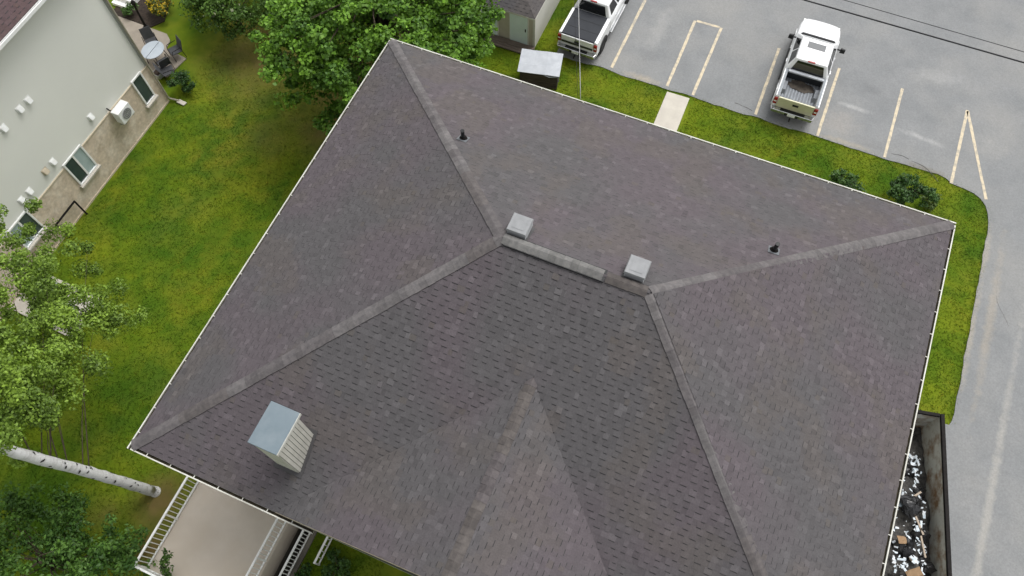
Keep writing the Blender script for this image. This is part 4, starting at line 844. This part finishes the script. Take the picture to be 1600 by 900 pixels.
dh = hp.build('debris_heap', M_RUBBLE); dh.location = (10.80, 12.92, .03); dh.rotation_euler = (0, 0, R(11.9)); stuff(dh); tag(dh, 'dark mixed rubble filling the dumpster', 'rubble')
def hz(x, y): return max(heap((x + DW - .085) / (DW - .17), (-y - .09) / (DL - .17)), .21)
def blob(name, label, x, y, r, ma, group):
    m = MB(); nu, nv = 14, 9; vs = []; ph = random.uniform(0, 9)
    for b in range(nv + 1):
        t = math.pi * b / nv
        for a in range(nu):
            p = 2 * math.pi * a / nu; k = 1 + .22 * math.sin(3 * p + ph + 2 * t) + .12 * math.sin(7 * p - ph) + random.uniform(-.07, .07)
            vs.append((r * k * math.sin(t) * math.cos(p), r * k * .85 * math.sin(t) * math.sin(p), r * .62 * math.cos(t) * (1 + .1 * math.sin(5 * p))))
    m.add(vs, [(b * nu + a, (b + 1) * nu + a, (b + 1) * nu + (a + 1) % nu, b * nu + (a + 1) % nu) for b in range(nv) for a in range(nu)])
    m.tube([(0, 0, r * .55), (.03, .01, r * .72), (.07, .03, r * .80)], [.05, .03, .07], 7)
    o = m.build(name, ma); o.location = dloc(x, y, hz(x, y) + r * .25); o.rotation_euler = (random.uniform(-.3, .3), random.uniform(-.3, .3), random.uniform(0, 6)); return tag(o, label, 'bin bag', group)
for k, (x, y, r) in enumerate(((-.85, -1.9, .36), (-.55, -2.7, .30), (-1.0, -3.3, .42), (-.62, -4.1, .34), (-1.15, -4.7, .38), (-1.5, -2.4, .4), (-.5, -5.2, .33))):
    blob('bin_bag', 'glossy black bin bag among the rubbish in the dumpster', x, y, r, M_BAG, 'black bin bags in the dumpster')
def flat_piece(name, label, cat, x, y, lx_, ly_, th, rot, ma, group=None, lift=.12):
    m = MB(); n = 3; vs = []
    for z_ in (0, th):
        for b in range(n + 1):
            for a in range(n + 1): vs.append(((a / n - .5) * lx_ * random.uniform(.9, 1.1), (b / n - .5) * ly_ * random.uniform(.9, 1.1), 0))
    base = vs[:16]; hgt_ = [random.uniform(-.12, .12) * min(lx_, ly_) * (th < .05) for _ in range(16)]
    vs = [(x_, y_, h_) for (x_, y_, _), h_ in zip(base, hgt_)] + [(x_, y_, h_ + th) for (x_, y_, _), h_ in zip(base, hgt_)]
    f = []
    for b in range(3):
        for a in range(3): q = b * 4 + a; f.append((q, q + 4, q + 5, q + 1)); f.append((16 + q, 16 + q + 1, 16 + q + 5, 16 + q + 4))
    ed = [0, 1, 2, 3, 7, 11, 15, 14, 13, 12, 8, 4]; f += [(ed[k], ed[(k + 1) % 12], 16 + ed[(k + 1) % 12], 16 + ed[k]) for k in range(12)]
    m.add(vs, f); o = m.build(name, ma); o.location = dloc(x, y, hz(x, y) + lift); o.rotation_euler = rot
    return tag(o, label, cat, group)
for k in range(30):
    x = random.uniform(-1.35, -.42); y = random.choice((random.uniform(-2.3, -1.2), random.uniform(-5.6, -3.2), random.uniform(-5.6, -2.4)))
    flat_piece('paper_scrap', 'crumpled white paper or plastic scrap on top of the dumpster rubbish', 'scrap', x, y, random.uniform(.10, .32), random.uniform(.04, .12), .012, (random.uniform(-.3, .3), random.uniform(-.3, .3), random.uniform(0, 6)), M_PAPER, 'white scraps in the dumpster', lift=.22)
sc = MB()
for k in range(210):
    x = random.uniform(-1.6, -.35); y = random.uniform(-5.9, -1.0); z_ = hz(x, y) + .17; w_ = random.uniform(.02, .07); a_ = random.uniform(0, 6); c_, s_ = math.cos(a_) * w_, math.sin(a_) * w_; asp = random.uniform(.25, .7); dz_ = random.uniform(-.03, .03)
    p4 = [(x + a1 * c_ - a2 * s_ * asp, y + a1 * s_ + a2 * c_ * asp, z_ + a1 * dz_) for a1, a2 in ((-1, -1), (random.uniform(.6, 1.3), -1), (1, random.uniform(.5, 1.2)), (-.7, 1))]; sc.hexa(p4 + [(a1, b1, c1 + .01) for a1, b1, c1 in p4])
o = sc.build('small_scraps', M_PAPER); o.location = (10.80, 12.92, .03); o.rotation_euler = (0, 0, R(11.9)); stuff(o); tag(o, 'tiny white flecks of litter strewn over the dumpster rubbish', 'litter')
flat_piece('cardboard_sheet', 'brown cardboard sheet at the near end of the dumpster load', 'cardboard', -1.0, -5.6, .5, .38, .02, (.25, -.2, .7), M_CARD, lift=.3)
flat_piece('cardboard_sheet', 'brown cardboard flap right under the gutter in the dumpster', 'cardboard', -1.35, -4.55, .36, .25, .02, (-.2, .35, .3), M_CARD, lift=.3)
for k, (x, y, a_) in enumerate(((-.9, -3.0, .9), (-.75, -3.9, 2.2), (-1.1, -4.9, 2.4), (-.6, -4.6, 2.0))):
    m = MB(); m.box(-.35, .35, -.03, .03, 0, .03); o = m.build('wood_lath', mat('pale_lath', (0.40, 0.33, 0.26), rough=0.8)); o.location = dloc(x, y, hz(x, y) + .2); o.rotation_euler = (random.uniform(-.1, .1), random.uniform(-.15, .15), a_); tag(o, 'thin pale wooden lath lying on the dumpster rubbish', 'lath', 'wooden laths in the dumpster')

# ------------------------------------------------------------------ overhead wires
def wire(name, label, a, b, r, ma, sag=0.0, cat='wire', group=None):
    a = Vector(a); b = Vector(b); m = MB(); pts = []
    for k in range(25): t = k / 24; p = a.lerp(b, t); p.z -= sag * 4 * t * (1 - t); pts.append(p)
    m.tube(pts, r, 6); return tag(m.build(name, ma, smooth=True), label, cat, group)
wire('power_line', 'thick black overhead cable crossing above the parking lot', (-45, 22.3, 9.0), (60, 22.42, 9.0), .024, M_WIRE)
wire('power_line', 'thinner upper overhead line crossing above the parking lot', (-45, 23.2, 9.0), (60, 22.45, 9.01), .011, M_WIRE)
wire('service_cable', 'pale service cable dropping past the covered pickup to the eave', (-4.65, 16.27, 8.0), (-11.4, 32.1, 12.6), .011, M_WIREW)
wire('service_cable', 'faint dark service wire beside the pale cable', (-4.75, 16.27, 8.0), (-11.75, 32.1, 12.65), .006, M_WIRE)

# ------------------------------------------------------------------ trees and shrubs
def leaves_mesh(name, P, Nn, size, cols, ma, parent, off, aspect=.75):
    n = len(P); rnd = rng.normal(0, 1, (n, 3)); d = np.cross(Nn, rnd); d /= np.linalg.norm(d, axis=1, keepdims=True) + 1e-9; s = np.cross(Nn, d)
    L_ = size[:, None]; W_ = L_ * aspect
    v = np.empty((n, 4, 3)); v[:, 0] = P - d * L_ * .5; v[:, 1] = P + s * W_ * .5 + d * L_ * .05 + Nn * L_ * .10; v[:, 2] = P + d * L_ * .5 - Nn * L_ * .12; v[:, 3] = P - s * W_ * .5 + d * L_ * .05 + Nn * L_ * .10
    v -= np.array(off)
    me = bpy.data.meshes.new(name); me.vertices.add(4 * n); me.vertices.foreach_set('co', v.ravel()); me.loops.add(4 * n); me.loops.foreach_set('vertex_index', np.arange(4 * n))
    me.polygons.add(n); me.polygons.foreach_set('loop_start', np.arange(0, 4 * n, 4)); me.polygons.foreach_set('loop_total', np.full(n, 4)); me.update()
    face_colors(me, cols.astype(np.float32)); me.materials.append(ma); return link(name, me, parent)
def clump_leaves(clumps, per, size, tones, flat=.7, spread=1.0, upb=.6):
    Ps, Ns, Ss, Cs = [], [], [], []
    for (x, y, z, r) in clumps:
        k = max(8, int(per * rng.uniform(.7, 1.3))); u = rng.normal(0, 1, (k, 3)); u /= np.linalg.norm(u, axis=1, keepdims=True)
        rad = rng.random((k, 1)) ** .55 * r * spread; p = np.array([x, y, z]) + u * rad * np.array([1, 1, flat])
        nrm = u * .55 + np.array([0, 0, upb]) + rng.normal(0, .45, (k, 3)); nrm /= np.linalg.norm(nrm, axis=1, keepdims=True)
        t = np.clip(rng.beta(1.6, 1.6) + rng.normal(0, .22, (k, 1)), 0, 1)
        c = np.array(tones[0]) * (1 - t) + np.array(tones[1]) * t; c *= rng.uniform(.75, 1.25, (k, 1))
        Ps.append(p); Ns.append(nrm); Ss.append(size * rng.uniform(.6, 1.3, k)); Cs.append(c)
    return np.concatenate(Ps), np.concatenate(Ns), np.concatenate(Ss), np.concatenate(Cs)
def tree(name, label, trunk, radii, clumps, per, size, tones, bark, cat='tree', limb_every=3, limb_r=.05, flat=.7, group=None, aspect=.75, spread=1.0, upb=.6, blossom=None, limb_mat=None):
    base = Vector(trunk[0]); t = thing(name, label, cat, tuple(base), 0, group)
    m = MB(); m.tube(trunk, radii, 12); to = m.build('trunk', bark, t, world=True, smooth=True)
    tp = [Vector(p) for p in trunk]
    lm = MB()
    for k, (x, y, z, r) in enumerate(clumps):
        if k % limb_every: continue
        tgt = Vector((x, y, z)); c0 = min(tp[1:], key=lambda p: (p - tgt).length + max(0, p.z - tgt.z + .5) * 2)
        mid = c0.lerp(tgt, .55) + Vector((random.uniform(-.2, .2), random.uniform(-.2, .2), random.uniform(-.05, .35))); rr = limb_r * random.uniform(.7, 1.3)
        lm.tube([c0, c0.lerp(mid, .5) + Vector((0, 0, .08)), mid, tgt], [rr, rr * .75, rr * .5, rr * .2], 6)
    if lm.v: lm.build('limbs', limb_mat or bark, t, world=True, smooth=True)
    P, Nn, S_, C_ = clump_leaves(clumps, per, size, tones, flat, spread, upb)
    cr = leaves_mesh('crown', P, Nn, S_, C_, M_LEAF, t, tuple(base), aspect)
    if blossom:
        k = rng.choice(len(P), blossom[0], replace=False); leaves_mesh('blossom', P[k] + np.array([0, 0, .06]), Nn[k], S_[k] * blossom[1], np.tile(np.array(blossom[2]), (blossom[0], 1)) * rng.uniform(.7, 1.1, (blossom[0], 1)), M_LEAF, t, tuple(base), .9)
    return t
def shell(cx, cy, cz, rx, ry, rz, n, r0, r1, inner=.45, zmin=-.55, lobes=True):
    out = []
    while len(out) < n:
        u = rng.normal(0, 1, 3); u /= np.linalg.norm(u)
        if u[2] < zmin: continue
        k = rng.uniform(inner, 1) ** .6
        if lobes: k *= .72 + .40 * float(fbm(math.atan2(u[1], u[0]) * 1.6 + 9, u[2] * 2.2, 1.3, 7))
        out.append((cx + rx * k * u[0], cy + ry * k * u[1], cz + rz * k * u[2], rng.uniform(r0, r1)))
    return out

tree('maple_tree', 'large bright green maple crowding the upper left corner of the roof', [(-14.6, 19.3, 0), (-14.55, 19.25, 1.2), (-14.5, 19.3, 2.6), (-14.4, 19.4, 4.2), (-14.4, 19.4, 6.2)], [.27, .21, .18, .13, .04],
     shell(-14.5, 19.3, 4.7, 5.2, 5.4, 3.5, 470, .26, .56) + shell(-14.5, 19.3, 4.3, 4.0, 4.2, 2.4, 150, .5, .8, inner=.2), 140, .150, ((.045, .115, .012), (.185, .365, .032)), M_BARK, limb_every=4, limb_r=.06, flat=.55, aspect=.85)
tree('flowering_tree', 'dark green leafy tree dotted with pale blossom at the top edge of the photo', [(-23.3, 20.2, 0), (-23.3, 20.2, 1.0), (-23.2, 20.2, 2.4)], [.12, .09, .04],
     shell(-23.3, 21.1, 2.0, 3.1, 3.0, 1.7, 170, .35, .6), 130, .12, ((.040, .092, .014), (.105, .200, .030)), M_BARK, limb_every=4, limb_r=.03, flat=.6, blossom=(260, 1.1, (.42, .45, .30)))
BC = [(-21.68, 5.77, 5.5), (-20.26, 4.85, 5.5), (-19.17, 4.92, 5), (-18.69, 3.81, 6), (-17.65, 4.12, 6), (-16.95, 3.78, 5.5), (-16.45, 3.94, 4.8), (-16.23, 4.39, 4.6), (-16.74, 2.69, 6.5), (-16.1, 2.71, 6), (-16.99, 1.91, 7), (-16.3, .92, 7.5), (-15.54, 1.14, 7.2), (-15.55, 1.71, 6.8), (-15.32, .36, 7.3), (-14.87, .51, 6.8), (-15.28, 1.46, 6), (-15.25, -.3, 7.6), (-17.92, 1.76, 7.5), (-16.38, .09, 8), (-19.72, 2.86, 7), (-18.49, 3.0, 6.8), (-17.24, 2.84, 7), (-14.98, .83, 6.3), (-19.97, 3.78, 6), (-21.08, 4.32, 6.5), (-15.61, 2.3, 5.5), (-20.29, 5.67, 4.8), (-18.9, 4.2, 5.0), (-18.2, 3.5, 5.6), (-19.4, 4.4, 5.6), (-17.6, 3.3, 5.2), (-18.6, 4.9, 4.2), (-16.2, .6, 6.6), (-17.2, 1.2, 6.6)]
bc = []
for k, (x, y, z) in enumerate(BC):
    dense = (x > -17.2 and y < 2.2)
    for q in range(7 if dense else 5):
        sp_ = .42 if dense else .50; bc.append((x - .25 + rng.normal(0, sp_), y + rng.normal(0, sp_), z + rng.normal(0, .4), rng.uniform(.26, .52)))
bc = [c_ for c_ in bc if not (c_[0] > -15.4 and c_[1] > .9) and c_[0] < -14.6]
for k in range(70): a = rng.uniform(0, 6.28); r_ = rng.uniform(.5, 2.8); bc.append((-16.6 + r_ * math.cos(a), -1.4 + r_ * math.sin(a) * .9, rng.uniform(8.4, 10.4), rng.uniform(.3, .5)))
BP0 = [Vector(p) for p in ((-14.40, -.26, -.05), (-14.46, -.30, .25), (-14.62, -.44, 2.6), (-14.78, -.60, 4.6), (-14.92, -.80, 7.0), (-15.1, -.9, 8.6), (-15.4, -.9, 10.2))]; BR0 = [.20, .185, .175, .172, .165, .13, .05]
BP, BR = [], []
for k in range(6):
    for q in range(6):
        t_ = q / 6; BP.append(tuple(BP0[k].lerp(BP0[k + 1], t_) + Vector((random.uniform(-1, 1), random.uniform(-1, 1), 0)) * (.014 if k + q else 0))); BR.append((BR0[k] * (1 - t_) + BR0[k + 1] * t_) * random.uniform(.95, 1.05))
BP.append(tuple(BP0[6])); BR.append(BR0[6])
birch = tree('birch_tree', 'white barked birch leaning left beside the porch', [*BP], BR,
     bc, 250, .105, ((.090, .155, .022), (.240, .370, .048)), M_BIRCH, limb_every=17, limb_r=.020, limb_mat=M_BARK, flat=.8, aspect=.62, upb=.4)
tpts = [Vector(p) for p in ((-14.48, -.30, .35), (-14.62, -.44, 2.6), (-14.78, -.60, 4.6), (-14.92, -.80, 7.0))]
for k in range(58):
    h = (k + random.random()) / 58 * 3; i0 = min(int(h), 2); p = tpts[i0].lerp(tpts[i0 + 1], h - i0); r_ = .189 - .005 * h; a0 = random.uniform(0, 6.28); da = random.uniform(.3, .9); m = MB(); n = 6; vs = []; sl = random.uniform(-.12, .12)
    for j in range(n + 1):
        a = a0 + da * j / n; th = .055 * math.sin(math.pi * (j + .3) / (n + .6)) * random.uniform(.6, 1.2)
        for zz in (-th, th): vs.append((p.x + r_ * math.cos(a), p.y + r_ * math.sin(a), p.z + sl * j / n + zz))
    m.add(vs, [(2 * j, 2 * j + 2, 2 * j + 3, 2 * j + 1) for j in range(n)]); m.build('bark_scar', M_BIRCHMARK, birch, world=True)
DC = [(-15.85, -3.3, 3.2), (-15.13, -2.48, 2.6), (-13.92, -2.4, 2.3), (-16.74, -2.43, 2.2), (-12.9, -2.75, 2.2), (-13.69, -3.22, 3.2), (-15.24, -4.2, 3.4), (-13.0, -3.3, 2.8), (-14.61, -3.21, 3.3), (-17.14, -2.7, 2.8), (-16.4, -1.75, 1.5), (-14.16, -4.24, 3.5), (-12.9, -3.9, 3.2), (-13.75, -2.1, 1.6), (-16.54, -4.01, 3.2), (-15.0, -2.9, 2.0), (-14.3, -2.7, 2.6), (-17.3, -3.6, 3.0)]
dc = [(x + rng.normal(0, .33), y + rng.normal(0, .3), z + rng.normal(0, .4), rng.uniform(.22, .48)) for x, y, z in DC for _ in range(11)]
tree('ash_tree', 'dark green leafy tree filling the lower left corner below the birch', [(-15.2, -3.6, 0), (-15.15, -3.55, 1.2), (-15.0, -3.5, 2.4), (-14.9, -3.5, 3.3)], [.16, .12, .08, .03], dc, 75, .14, ((.032, .086, .014), (.105, .215, .032)), M_BARK, limb_every=5, limb_r=.03, flat=.8, aspect=.5)
sh = [(-11.72 + rng.normal(0, .06), -2.70 + k * .055 + rng.normal(0, .05), 1.25 + k * .07, .16) for k in range(18)]
tree('sapling', 'thin leafy shoot rising in front of the left porch corner', [(-11.75, -2.75, .0), (-11.74, -2.74, 1.1), (-11.72, -2.0, 2.2)], [.03, .022, .008], sh, 16, .13, ((.03, .075, .012), (.08, .16, .025)), M_BARK, cat='shrub', limb_every=4, limb_r=.008, aspect=.5)
def shrub(label, x, y, rx, rz, n, per, size, tones, blossom=None):
    return tree('shrub', label, [(x, y, 0), (x, y, rz * .5), (x + .05, y, rz)], [.04, .03, .01], sum((shell(x + rx * .45 * math.cos(a_), y + rx * .45 * math.sin(a_), rz * k_, rx * .62, rx * .55, rz * .5, max(6, n // 3), .10, .24, inner=.25) for a_, k_ in ((x * 3, .8), (x * 3 + 2.2, .55), (x * 3 + 4.0, .68))), []), per, size, tones, M_BARK, cat='shrub', limb_every=3, limb_r=.012, blossom=blossom)
G1 = ((.028, .072, .014), (.075, .160, .028))
shrub('round dark green shrub at the lot side of the upper right eave', 8.35, 22.55, .98, 1.35, 70, 60, .10, ((.024, .066, .014), (.066, .145, .028)))
shrub('low dark shrub peeking past the right end of the long eave', 6.05, 22.2, .75, .75, 34, 55, .09, G1)
shrub('small leafy shrub left of the low one along the long eave', 5.45, 22.45, .38, .75, 16, 50, .09, G1)
shrub('pale green weed tuft beside the round shrub at the right eave', 9.35, 22.95, .42, .5, 14, 40, .09, ((.06, .11, .02), (.12, .17, .04)))
shrub('dark bush at the corner of the neighbouring building near downspout', -23.75, 16.0, .62, .9, 38, 60, .09, ((.020, .056, .014), (.055, .120, .026)))
shrub('bush covered in yellow flowers at the neighbour flower bed', -27.5, 19.6, .72, .8, 40, 55, .09, ((.05, .09, .012), (.12, .15, .02)), blossom=(420, 1.0, (.60, .42, .02)))
shrub('small green plant in the dark flower bed by the wall', -28.9, 18.95, .4, .5, 16, 45, .09, G1)
shrub('dark fern-like shrub in the shade below the gable', -6.9, 0.0, .55, .6, 30, 45, .10, G1)
shrub('small green shrub at the foot of the stairwell kerb', -7.9, -.75, .42, .45, 20, 45, .09, ((.02, .06, .012), (.05, .12, .02)))
